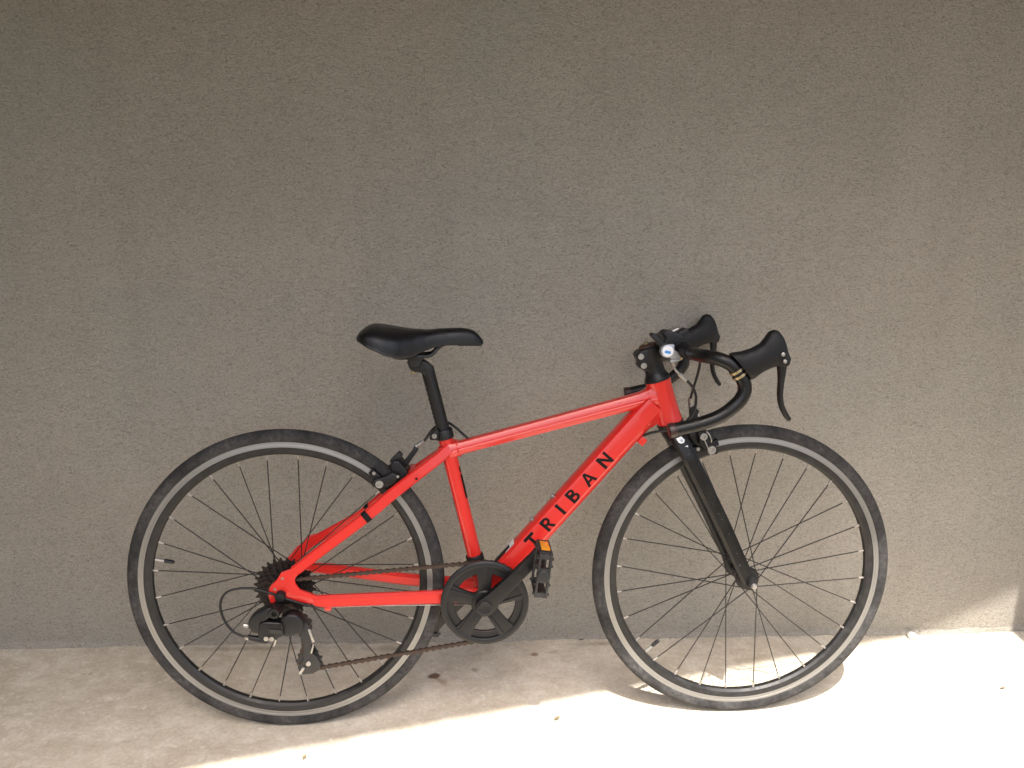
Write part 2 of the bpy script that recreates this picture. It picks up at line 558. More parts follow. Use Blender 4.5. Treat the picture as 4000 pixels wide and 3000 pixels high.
def make_wheel(u, label, phase, wn, wf, rf, hub_prof, valve_ang, first):
    def rim(bm):
        lathe(bm, [(286, 9.2), (286, 6), (281, 4), (281, -4), (286, -6), (286, -9.2), (275.5, -9.2), (274.5, -10.0), (265.5, -8.8), (261, -4.8), (260, 0), (261, 4.8), (265.5, 8.8), (274.5, 10.0), (275.5, 9.2)], n=128, closed=True)
    w = part('wheel', rim, M['rim'], bike, 30, label, P3((u, R, 0)))
    for s in (1, -1):
        def track(bm, s=s):
            lathe(bm, [(287.2, 8.5 * s), (287.2, 10.2 * s), (282.5, 10.5 * s), (281.9, 10.1 * s), (281.2, 10.4 * s), (275.8, 10.3 * s), (275.8, 8.5 * s)], n=128, closed=True)
        part('brake_track', track, M['track'], w, 30)
    def tyre(bm):
        prof = [(286, -8), (286.8, -10.6), (290, -12.0)]
        for k in range(23):
            a = R_(-98 + 196 * k / 22)
            prof.append((297.4 + 12.6 * math.cos(a), 12.6 * math.sin(a)))
        prof += [(290, 12.0), (286.8, 10.6), (286, 8)]
        lathe(bm, prof, n=160, closed=True)
    part('tyre', tyre, M['tyre'], w, 50)
    part('hub', lambda bm: lathe(bm, hub_prof, n=24), M['black_metal'], w, 35)
    for k in range(28):
        a = R_(phase - k * 360 / 28)
        side = wn if k % 2 == 0 else wf
        sg = (-1, 1, 1, -1)[(k + first) % 4]
        ha = a + sg * R_(74)
        hub = Vector((rf * math.cos(ha), rf * math.sin(ha), side + (1.6 if (k // 2) % 2 else -1.6)))
        nip = Vector((260 * math.cos(a), 260 * math.sin(a), 1.5 if side > 0 else -1.5))
        A, B = P3(hub), P3(nip)
        put(SPOKE, 'spoke', A, B - A, (B - A).length, w)
        put(NIPPLE, 'nipple', B, A - B, 1.0, w)
    va = R_(valve_ang)
    d = Vector((math.cos(va), math.sin(va), 0))
    def valve(bm):
        tube(bm, [d * 260, d * 240], 3.0, 10); tube(bm, [d * 240, d * 226], 4.0, 10)
        tube(bm, [d * 226, d * 222], [4.0, 2.2], 10)
    part('valve', valve, M['black_plastic'], w)
    part('valve_stem', lambda bm: tube(bm, [d * 259, d * 242], 3.4, 10), M['steel'], w)
    return w

fh = [(4.5, -64), (4.5, -60), (8.5, -59), (8.5, -52), (6, -51), (6, -47), (9.5, -46), (11, -40), (14, -37), (24, -35.5), (24, -32.5), (13, -31), (10.5, -24), (10, 0), (10.5, 24), (13, 31), (24, 32.5), (24, 35.5), (17, 37), (14, 42), (13, 46), (9, 47), (9, 51), (8.5, 52), (8.5, 57), (4.5, 58)]
rhp = [(4.5, -72), (4.5, -68), (8.5, -67), (8.5, -60), (6, -59), (6, -55), (10, -54), (13, -42), (23, -36), (23, -33), (13, -31), (12, 0), (13, 16), (23, 18), (23, 21), (16, 22), (16, 60), (5, 61), (5, 70)]
front = make_wheel(HU, 'front wheel with dusty tyre, lower part in the sun', 98.7, 34, -34, 21, fh, -138.5, 0)
rear = make_wheel(0, 'rear wheel carrying the sprockets', 96.4, 20, -34, 21, rhp, 168.5, 2)
part('axle_nut', lambda bm: lathe(bm, [(12, 53), (12, 57), (10.5, 58), (10, 64), (8.5, 67), (3, 68)], n=20), M['black_metal'], front)
part('axle_nut', lambda bm: lathe(bm, [(6.0, 60), (6.0, 70), (4.5, 72.5), (2, 73)], (1.5, -2.5, 0), n=16), M['steel'], front)

# ------------------------------------------------------------------ frame
AX = Vector((-.311, .950, 0)).normalized()          # steering axis, upwards
HT = Vector((731, 711, 0))
def hp(h, out=0):
    return HT + AX * h + Vector((0, 0, out))
frame = part('frame', lambda bm: lathe(bm, [(21, -88), (25.6, -88), (25.6, -82), (24.3, -76), (23.9, -50), (23.9, -35), (24.4, -12), (25.3, -5), (25.3, 0), (21, 0)], HT, AX, 40), M['red'], bike, 40, 'red aluminium frame')

# down tube: flat-sided section with bevelled lower edges
td = Vector((.657, .754, 0)); sd = Vector((.754, -.657, 0))
def dpt(tc, s):      # point from (along tube, across tube)
    return td * tc + sd * s
def dsec(k=1.0, lo=0.0):
    # (out, normal) pairs: normal + is the upper side
    pts = [(4, 24), (11, 23.2), (17, 21), (20, 18.6), (21, 16.6), (21, -12.2), (19.5, -15), (14, -22.5), (8, -24 - lo)]
    pts = pts + [(-a, b) for a, b in reversed(pts)]
    return [(a * k, b) for a, b in pts]
def down(bm):
    path = [dpt(tc, 109.7) for tc in (470, 500, 560, 900, 935, 955, 976)]
    sweep(bm, path, [dsec(), dsec(), dsec(), dsec(), dsec(1.0, 3), dsec(1.0, 9), dsec(.98, 12)])
down_tube = part('down_tube', down, M['red'], frame, 28)

def tsec(k, e=0):
    pts = [(5, 13), (11, 11.5), (15, 5.5), (15.6, 2.2), (14.0, .2), (15.0, -2), (14, -6), (10, -12), (5, -13)]
    pts = pts + [(-a, b) for a, b in reversed(pts)]
    return [(a * (1 + e), b * k * (1 + e)) for a, b in pts]
def top(bm):
    a = Vector((322, 574.5, 0)); b = Vector((727, 679, 0))
    st = [(0, 1.0, .30), (.045, 1.0, .10), (.07, 1.0, 0), (.5, 1.07, 0), (.86, 1.15, 0), (.93, 1.17, .05), (.965, 1.2, .22), (1, 1.25, .4)]
    sweep(bm, [a.lerp(b, s) for s, _, _ in st], [tsec(k, e) for _, k, e in st])
top_tube = part('top_tube', top, M['red'], frame, 25)

SA, SB = Vector((314.5, 600, 0)), Vector((387, 284, 0))
def seat(bm):
    tube(bm, [SA, SA.lerp(SB, .30), SA.lerp(SB, .7), SB], [14.6, 14.4, 14.4, 14.8], 28)
    d = (SA - SB).normalized()
    for pp, aa in ((SA.lerp(SB, .10), .6),):
        pass
seat_tube = part('seat_tube', seat, M['red'], frame, 40)
part('bottom_bracket_shell', lambda bm: lathe(bm, [(15, -35), (20.5, -35), (20.5, 35), (15, 35)], (*BB, 0), n=32), M['red'], frame, 40)

def boxsec(a, b, c=3.0):
    return [(a, b - c), (a - c, b), (-a + c, b), (-a, b - c), (-a, -b + c), (-a + c, -b), (a - c, -b), (a, -b + c)]
def stay(name, pts, secs, label=None, smooth=28):
    return part(name, lambda bm: sweep(bm, pts, secs), M['red'], frame, smooth, label)
# seat stays
stay('seat_stay', [(322, 581, 10), (300, 563, 19), (262, 537, 34), (215, 502, 44), (160, 457, 56), (90, 406, 62), (28, 358, 65)],
     [boxsec(9, 11), boxsec(8.5, 11), boxsec(7.5, 11), boxsec(7, 11), boxsec(7, 10.5), boxsec(6.5, 10.5), boxsec(5, 10)])
stay('seat_stay', [(322, 578, -10), (300, 559, -19), (262, 530, -34), (215, 492, -44), (140, 425, -57), (90, 396, -61), (34, 366, -64)],
     [boxsec(9, 11), boxsec(8.5, 11), boxsec(7.5, 11), boxsec(7, 11), boxsec(7, 10.5), boxsec(6.5, 10.5), boxsec(5, 10)])
# chain stays
stay('chain_stay', [(62, 296, 64), (74, 295.5, 63), (120, 294, 58), (220, 290, 46), (300, 286, 36), (388, 283, 22)],
     [boxsec(5, 11, 4), boxsec(7.5, 12, 5), boxsec(8, 12, 5), boxsec(8, 12.5, 5), boxsec(8, 13.5, 5), boxsec(7, 14, 5)])
stay('chain_stay', [(36, 311, -64), (70, 308, -62), (120, 302, -57), (220, 290, -46), (300, 285, -36), (388, 283, -22)],
     [boxsec(5, 10, 4), boxsec(7.5, 11.5, 5), boxsec(8, 11.5, 5), boxsec(8, 12, 5), boxsec(8, 13, 5), boxsec(7, 14, 5)])
part('brake_bridge', lambda bm: tube(bm, [(247, 530, -36), (250, 533, 0), (247, 530, 36)], 8, 14), M['red'], frame)
part('stay_bridge', lambda bm: tube(bm, [(322, 287, -32), (322, 287, 32)], 8, 14), M['red'], frame)
# dropouts
drop = [(40, 378), (22, 363), (8, 358), (3, 356), (-6, 341), (-17, 331), (-22, 320), (-22, 311), (-19, 294), (-10, 287), (-1, 290), (1, 301), (8, 305), (43, 295), (60, 291), (68, 292), (69, 307), (56, 313), (37, 321), (29, 333), (28.5, 343), (35, 352), (51, 363)]
part('dropout', lambda bm: prism(bm, drop, 61, 68, 1.6), M['red'], frame, 35)
dropf = [(44, 384), (30, 380), (18, 366), (5, 357), (-8, 340), (-20, 328), (-20, 306), (-8, 298), (6, 300), (36, 300), (62, 299), (62, 318), (36, 321), (24, 330), (22, 342), (36, 354), (52, 368)]
part('dropout', lambda bm: prism(bm, dropf, -68, -61, 1.6), M['red'], frame, 35)
for x, y in ((6, 345), (-9, 324)):
    part('eyelet', lambda bm, x=x, y=y: lathe(bm, [(2.6, 66), (2.6, 68.6), (1.2, 68.6), (1.2, 67)], (x, y, 0), n=12), M['steel'], frame)
part('eyelet', lambda bm: lathe(bm, [(5, 0), (5, 3.2), (2.6, 3.2), (2.4, 1)], (260, 530, 41.2), n=18), M['red'], frame)
part('eyelet_hole', lambda bm: lathe(bm, [(2.6, 0), (2.6, 3.6), (1, 3.6)], (260, 530, 41.0), n=14), M['print_black'], frame)
part('cable_stop', lambda bm: prism(bm, [(81, 287), (94, 287), (94, 276.5), (91, 275), (83, 275), (81, 277)], 56, 64, 1.5), M['red'], frame)
part('cable_stop', lambda bm: obox(bm, (702, 591, 8), (.657, .754), (8, 7, 6), 2), M['red'], frame)
# black bands painted round the stays
for s, c, d, wv in ((1, (165, 461), (.80, .60), 55.5), (-1, (157, 440.5), (.75, .66), -54)):
    def band(bm, s=s, c=c, d=d, wv=wv):
        dd = Vector((d[0], d[1], -.17 * s)).normalized()
        cc = Vector((c[0], c[1], wv))
        sweep(bm, [cc - dd * 5.5, cc + dd * 5.5], [boxsec(7.5, 11.0, 3.0)] * 2)
    part('painted_band', band, M['print_black'], frame, 28)
# bottle bosses
nrm = -sd
for tc in (706, 643):
    base = dpt(tc, 86.3)
    part('bottle_bolt', lambda bm, base=base: lathe(bm, [(4.6, -1), (4.6, 1.5), (3.6, 1.6), (4.2, 2.2), (4.2, 6.5), (2.2, 6.6), (2.0, 4)], base, nrm, 16), M['steel'], frame)
# stickers: seat tube back and front, down tube top
def patch(bm, t0, t1, r, a0, a1):
    d = (SB - SA).normalized()
    out = Vector((0, 0, 1)); fw = Vector((d.y, -d.x, 0)); fw = fw if fw.x > 0 else -fw
    rows = []
    for k in range(9):
        a = R_(a0 + (a1 - a0) * k / 8)
        o = (out * math.cos(a) + fw * math.sin(a)) * r
        rows.append((bm.verts.new(P3(SA + d * t0 + o)), bm.verts.new(P3(SA + d * t1 + o))))
    for p, q in zip(rows[:-1], rows[1:]):
        bm.faces.new((p[0], p[1], q[1], q[0]))
part('sticker', lambda bm: patch(bm, 118, 178, 14.8, -62, -118), M['white'], seat_tube)
part('sticker_print', lambda bm: patch(bm, 120, 176, 15.0, -65, -115), M['print_black'], seat_tube)
part('decal', lambda bm: patch(bm, 78, 128, 14.8, 52, 128), M['print_black'], seat_tube)
part('decal', lambda bm: patch(bm, 62, 74, 14.8, 55, 75), M['print_black'], seat_tube)
part('sticker', lambda bm: sweep(bm, [dpt(520, 85.7), dpt(572, 85.7)], [[(-9, -.2), (9, -.2), (9, .2), (-9, .2)]] * 2), M['print_black'], down_tube)
part('sticker', lambda bm: sweep(bm, [dpt(560, 85.9), dpt(585, 85.9)], [[(-12, -.2), (12.5, -.2), (12.5, .2), (-12, .2)]] * 2), M['white'], down_tube)

# ---- lettering on the down tube
def stroke_poly(bm, polys, org, wv):
    for pl in polys:
        vs = []
        for x, y in pl:
            p = dpt(org + x, 93.3 + (26.5 - y) * 1.055); vs.append(bm.verts.new(P3((p.x, p.y, wv))))
        bm.faces.new(vs)
def arc(cx, cy, rx, ry, a0, a1, n=10):
    return [(cx + rx * math.cos(R_(a0 + (a1 - a0) * k / n)), cy + ry * math.sin(R_(a0 + (a1 - a0) * k / n))) for k in range(n + 1)]
def band_quads(outer, inner):
    return [[outer[i], outer[i + 1], inner[i + 1], inner[i]] for i in range(len(outer) - 1)]
H, S = 26.5, 6.3
LET = {
    'T': (603.5, [[(0, H), (24, H), (24, H - S), (0, H - S)], [(12 - S / 2, H - S), (12 + S / 2, H - S), (12 + S / 2, 0), (12 - S / 2, 0)]]),
    'R': (650, [[(0, 0), (S, 0), (S, H), (0, H)]] + band_quads([(S, H), (10, H)] + arc(10, H - 8.2, 9, 8.2, 85, -85) + [(S, H - 16.4)], [(S, H - S), (10, H - S)] + arc(10, H - 8.2, 3.8, 3.2, 85, -85) + [(S, H - 11.2)]) + [[(8, H - 14.8), (13.2, H - 14.8), (20.5, 0), (14.2, 0)]]),
    'I': (696.3, [[(0, 0), (S, 0), (S, H), (0, H)]]),
    'B': (726, [[(0, 0), (S, 0), (S, H), (0, H)]] + band_quads([(S, H), (10, H)] + arc(10, H - 6.7, 8, 6.7, 85, -85) + [(S, H - 13.4)], [(S, H - 4.9), (10, H - 4.9)] + arc(10, H - 6.7, 3, 2, 85, -85) + [(S, H - 8.7)]) + band_quads([(S, 15.2), (11, 15.2)] + arc(11, 7.6, 9, 7.6, 85, -85) + [(S, 0)], [(S, 10.5), (11, 10.5)] + arc(11, 7.6, 3.8, 2.8, 85, -85) + [(S, 4.8)])),
    'A': (769, [[(0, 0), (5.8, 0), (14.6, H), (9.9, H)], [(24.5, 0), (18.7, 0), (10.1, H), (14.8, H)], [(6.0, 5.8), (18.5, 5.8), (17.0, 10.4), (7.6, 10.4)]]),
    'N': (818, [[(0, 0), (S, 0), (S, H), (0, H)], [(18.4, 0), (23.8, 0), (23.8, H), (18.4, H)], [(S - .2, H), (S - .2, H - 9), (18.6, 0), (18.6, 9)]]),
}
for i, (ch, (org, pol)) in enumerate(LET.items()):
    part('letter', lambda bm, pol=pol, org=org: [stroke_poly(bm, [[((x - 12) * 1.05 + 12, y) for x, y in q]], org, 21.2 + .03 * k) for k, q in enumerate(pol)], M['print_black'], down_tube, 0, 'black letter %s' % ch)
# small marks on the upper facet of the top tube near the head
def ttmark(bm, outline, h):
    a = Vector((322, 574.5, 0)); b = Vector((727, 679, 0)); d = (b - a).normalized(); n = Vector((-d.y, d.x, 0))
    vs = []
    for x, y in outline:      # x along the tube, y down the facet from its top edge
        k = 1.16
        p0 = Vector((5, 13.2 * k)); p1 = Vector((15.0, 5.6 * k))
        q = p0.lerp(p1, y)
        c = a + d * x + n * (q.y + h) + Vector((0, 0, q.x + h * .8))
        vs.append(bm.verts.new(P3(c)))
    bm.faces.new(vs)
def ringmark(bm):
    o = arc(346, .50, 9, .42, 0, 360, 20); i = arc(346, .50, 6, .22, 0, 360, 20)
    for q in band_quads(o, i):
        ttmark(bm, q, .35)
def hookmark(bm):
    o = [(362, .9), (374, .92)] + arc(374, .5, 8, .42, -270, -90, 8)[::-1] + [(366, .08)]
    for q in band_quads([(362, .95), (372, .95)] + arc(372, .52, 9, .43, 90, -90, 8), [(362, .72), (372, .72)] + arc(372, .52, 6, .20, 90, -90, 8)):
        ttmark(bm, q, .35)
def smallmark(bm):
    ttmark(bm, [(357.2, .2), (359, .2), (359, .8), (357.2, .8)], .35); ttmark(bm, [(337, .3), (335.5, .3), (335.5, .7), (337, .7)], .35)
part('printed_mark', ringmark, M['print_black'], top_tube, 0)
part('printed_mark', hookmark, M['print_black'], top_tube, 0)
part('printed_mark', smallmark, M['print_black'], top_tube, 0)

# weld beads: small uneven rings at the joints
def bead(bm, c, ax, r1, r2, a0, a1, th=2.0):
    ax = Vector(ax).normalized(); x = Vector((0, 0, 1)); y = ax.cross(x).normalized(); c = Vector(c)
    rnd = random.Random(int(c.x))
    pts, rr = [], []
    for k in range(33):
        a = R_(a0 + (a1 - a0) * k / 32)
        pts.append(c + x * math.cos(a) * r1 + y * math.sin(a) * r2); rr.append(th * (.8 + .35 * (k % 2) + rnd.uniform(-.1, .1)))
    tube(bm, pts, rr, 8)
part('weld_bead', lambda bm: bead(bm, (338.5, 579, 0), (.968, .25, 0), 15.5, 15.5, 0, 360, 2.6), M['red'], frame, 60)
part('weld_bead', lambda bm: bead(bm, (713, 676, 0), (.968, .25, 0), 17.5, 18.5, 0, 360, 2.4), M['red'], frame, 60)
part('weld_bead', lambda bm: bead(bm, (309, 570, 0), (.80, .60, 0), 19, 12, 0, 360, 2.0), M['red'], frame, 60)

# ------------------------------------------------------------------ seat post, clamp, saddle
def clampb(bm):
    d = (SA - SB).normalized()
    lathe(bm, [(14.2, -9), (16.8, -9), (17.6, -8), (17.6, 8), (16.8, 9.5), (14.2, 9.5)], SA + d * 7, d, 32)
    prism(bm, [(302, 620), (285.5, 609), (284, 602), (287, 597.5), (302, 598)], -9, 16, 2)
clamp = part('seat_clamp', clampb, M['black_metal'], bike)
def sockbolt(bm, c, r, h=4, axis=(0, 0, 1)):
    lathe(bm, [(r, 0), (r, h - .8), (r - .8, h), (r * .52, h), (r * .48, h - 2.4), (.2, h - 2.4)], c, axis, 20)
part('bolt', lambda bm: sockbolt(bm, (294, 606.5, 15), 4.8), M['steel'], clamp)
PA, PB = Vector((281.5, 736, 0)), Vector((316, 594, 0))
def post_b(bm):
    tube(bm, [PA + (PA - PB).normalized() * 3, PB], 12.9, 26)
    prism(bm, [(243, 751), (249, 736), (256, 731), (270, 729), (276, 724), (290, 726), (294.5, 738), (286, 746), (277, 753), (268, 755), (250, 754)], -12.5, 12.5, 3.5, 3)
spost = part('seat_post', post_b, M['black_metal'], bike)
def ticks(bm):
    d = (PB - PA).normalized(); n = Vector((-d.y, d.x, 0)); n = n if n.x < 0 else -n
    for k in range(9):
        c = PA + d * (34 + k * 9.5)
        for a in (58,):
            o = n * math.sin(R_(a)) * 13.05 + Vector((0, 0, math.cos(R_(a)) * 13.05))
            o2 = n * math.sin(R_(a + 18)) * 13.05 + Vector((0, 0, math.cos(R_(a + 18)) * 13.05))
            q = [c + o - d * .5, c + o + d * .5, c + o2 + d * .5, c + o2 - d * .5]
            bm.faces.new([bm.verts.new(P3(p)) for p in q])
part('scale_marks', ticks, M['white'], spost, 0)
def saddle_clamp(bm):
    prism(bm, [(244, 766), (244, 757), (250, 752), (270, 752), (276, 757), (276, 766)], -27, 27, 2.5)
    lathe(bm, [(11, -26), (11, 26)], (260, 753, 0), n=24)
part('saddle_clamp', saddle_clamp, M['black_plastic'], spost)
part('bolt', lambda bm: lathe(bm, [(5, 0), (5, -3.5), (3, -5.5)], (255, 731, 0), (.15, 1, 0), 14), M['brass'], spost)

def interp(tab, x):
    if x <= tab[0][0]: return tab[0][1]
    for (a, va), (b, vb) in zip(tab[:-1], tab[1:]):
        if x <= b:
            s = (x - a) / (b - a); s = s * s * (3 - 2 * s) * .35 + s * .65
            return va + (vb - va) * s
    return tab[-1][1]
TOPT = [(153, 800), (156, 807), (161, 812), (168, 817.5), (178, 821.5), (190, 822), (216, 818), (251, 813), (286, 811.5), (321, 814), (347, 814.5), (362, 812.5), (372, 808.5), (380, 802), (386, 794), (389, 789)]
LOWT = [(153, 798), (160, 797), (185, 784), (215, 771), (235, 767), (256, 768.5), (273, 775.5), (296, 783), (322, 786.5), (350, 787), (389, 786.5)]
WIDT = [(153, 34), (156, 48), (162, 60), (172, 69), (188, 74), (205, 74), (225, 68), (245, 55), (265, 41), (285, 30), (305, 23.5), (330, 20), (355, 18), (372, 15.5), (382, 11), (387, 6), (389, 2.5)]
us = [153, 154.5, 156, 159, 162, 167, 172, 178] + list(range(185, 370, 7)) + [372, 376, 380, 383, 386, 388, 389]
def saddle_shell(bm):
    rings = []
    for x in us:
        tp, lw, hw = interp(TOPT, x), interp(LOWT, x), interp(WIDT, x)
        tp = max(tp, lw + 2)
        ring = []
        n = 26
        for k in range(n + 1):
            th = math.pi * k / n
            c, s = math.cos(th), math.sin(th)
            z = lw + (tp - lw) * abs(s) ** .62
            wv = hw * math.copysign(abs(c) ** .82, c)
            # soft groove along the middle of the rear half
            if 170 < x < 300:
                z -= 3.0 * math.exp(-(wv / 9) ** 2) * min(1, (x - 170) / 30, (300 - x) / 40)
            ring.append((x, z, wv))
        inner = [(x, lw + 3, -hw * .8), (x, lw + 5, 0), (x, lw + 3, hw * .8)]
        rings.append(ring + inner)
    add_rings(bm, rings)
saddle = part('saddle', saddle_shell, M['vinyl'], bike, 60)
def saddle_lip(bm):
    rings = []
    for x in us:
        lw, hw = interp(LOWT, x), interp(WIDT, x)
        z0 = lw - 1.2
        rings.append([(x, z0 + 3, hw * 1.0), (x, z0, hw * 1.012), (x, z0 - 2.6, hw * .985), (x, z0 - 2.2, hw * .8), (x, z0 - 1, 0), (x, z0 - 2.2, -hw * .8), (x, z0 - 2.6, -hw * .985), (x, z0, -hw * 1.012), (x, z0 + 3, -hw * 1.0), (x, z0 + 4, 0)])
    add_rings(bm, rings)
part('saddle_base', saddle_lip, M['black_plastic'], saddle, 40)
part('nose_bumper', lambda bm: prism(bm, [(338, 785), (388, 785.5), (386, 780), (340, 780.5)], -11, 11, 1.5), M['black_plastic'], saddle)
for s in (1, -1):
    part('saddle_rail', lambda bm, s=s: tube(bm, catmull([(195, 780, 26 * s), (212, 767, 24 * s), (226, 760, 22 * s), (248, 760, 22 * s), (276, 762, 22 * s), (291, 765, 20 * s), (308, 781, 13 * s), (330, 790, 9 * s)], 5), 3.5, 10), M['black_metal'], saddle)

# ------------------------------------------------------------------ fork, headset, stem
def fork_crown(bm):
    lathe(bm, [(22, -104), (25, -100), (26, -96), (26, -90), (22, -89)], HT, AX, 30)
    sweep(bm, [hp(-90), hp(-102), hp(-118), hp(-126)], [ell(24, 22, 20), ell(30, 23, 20, .8), ell(36, 20, 20, .8), ell(30, 14, 20, .8)])
fork = part('fork', fork_crown, M['black_paint'], bike, 45)
def legsec(a, b):
    return [(a, b * .45), (a * .55, b), (-a * .55, b), (-a, b * .5), (-a, -b * .5), (-a * .55, -b), (a * .35, -b), (a * .9, -b * .62)]
for s in (1, -1):
    def leg(bm, s=s):
        pts = catmull([(764, 609, 22 * s), (770, 597, 34 * s), (781, 577, 43 * s), (797, 547, 48.5 * s), (855, 436, 50.5 * s), (893, 358, 51 * s), (910, 324, 51 * s), (917, 310, 51 * s)], 4)
        n = len(pts)
        secs = []
        for i in range(n):
            f = i / (n - 1)
            b_ = 15.9 - 3.2 * f if f < .85 else 13.2 - (f - .85) * 12
            a_ = 11.5 - 4.5 * f
            sec = legsec(a_, b_)
            if s < 0:
                sec = [(-x, y) for x, y in reversed(sec)]
            secs.append(sec)
        sweep(bm, pts, secs)
        obm = [(897, 340), (914, 338), (930, 326), (936, 312), (931, 297), (918, 292), (906, 297), (899, 312), (893, 328)]
        prism(bm, obm, 47 * s, 54 * s, 1.5) if s > 0 else prism(bm, obm, 54 * s, 47 * s, 1.5)
    part('fork_leg', leg, M['black_paint'], fork, 26)
part('sticker', lambda bm: prism(bm, [(758, 605), (768, 609), (775, 602), (774, 596.5), (768, 594.5), (763, 597)], 50.5, 51.0, 0), M['white'], fork)
part('sticker_mark', lambda bm: prism(bm, [(765, 602), (770, 604), (772, 600), (769, 597)], 51.0, 51.2, 0), simple('pale_blue_print', (.35, .42, .55), .4), fork)
part('sticker', lambda bm: prism(bm, [(774.5, 590), (780.5, 592), (781, 588.5)], 54.2, 54.6, 0), M['white'], fork)

def stem_b(bm):
    lathe(bm, [(20, 0.3), (25.6, .5), (25.6, 3), (24.5, 7), (20.5, 14), (19.5, 18), (19.5, 38), (20, 40), (20, 68), (18, 70), (2, 70.2)], HT, AX, 36)
    # rear pinch lobes
    prism(bm, [(706, 775), (692, 770), (686, 766), (683.5, 760), (687, 753), (690.5, 748), (689, 741), (692, 736), (700, 731.5), (712, 731), (716, 760)], -19, 19, 4, 3)
    # forward extension to the bar
    tube(bm, [hp(50) + Vector((4, -2, 0)), Vector((740, 764, 0)), Vector((760, 772, 0))], [17.5, 15.5, 16], 22)
    lathe(bm, [(13, -21), (18, -21), (18.5, -19), (18.5, 19), (18, 21), (13, 21)], (768, 776, 0), (0, 0, 1), 28)
stem = part('stem', stem_b, M['black_metal'], bike, 40)
part('stem_cap', lambda bm: lathe(bm, [(17, 70), (17, 73), (15, 74.5), (3, 75)], HT, AX, 28), M['dark_rust'], stem)
part('bolt', lambda bm: lathe(bm, [(4.5, 74), (4.5, 78), (3.5, 79), (2, 79), (1.8, 76)], HT + Vector((-2, 0, 0)), AX, 14), M['brass'], stem)
for c in ((692, 760), (698, 742)):
    part('bolt', lambda bm, c=c: sockbolt(bm, (c[0], c[1], 18.4), 6.0, 3.5), M['steel'], stem)
part('headset_ring', lambda bm: lathe(bm, [(22, -88.4), (26.4, -88.4), (26.4, -92), (25, -96), (22, -96)], HT, AX, 36), M['black_metal'], bike)

# ------------------------------------------------------------------ handlebar
half = [(768, 776, 0), (768, 776, 60), (768, 776.5, 110), (769.5, 777.5, 140), (777, 778, 164), (794, 775, 180), (812, 766, 185), (825, 750.5, 185), (834, 737, 185), (837, 724, 185), (833.5, 711, 185), (823, 697, 185), (804, 681.5, 185), (781, 670, 185), (748, 660, 185), (711, 652, 185)]
def bar_b(bm):
    nearp = catmull(half, 5)
    far = [Vector((p.x, p.y, -p.z)) for p in nearp]
    tube(bm, list(reversed(far)) + nearp[1:], 12.0, 20)
bar = part('handlebar', bar_b, M['black_paint'], bike, 60)
for s in (1, -1):
    part('bar_end_plug', lambda bm, s=s: lathe(bm, [(11, -2), (13.2, -1), (13.4, 8), (12.2, 9), (12.0, 11)], (708, 651.2, 185 * s), (.98, .21, 0), 22), simple('maroon_black_plug', (.03, .012, .012), .4), bar)
    part('bar_sleeve', lambda bm, s=s: lathe(bm, [(12, 46), (15.0, 46), (15.5, 48), (15, 76), (14, 84), (13, 100), (12, 100)], (768, 776.2, 0), (0, 0, s), 24), M['rubber'], bar)
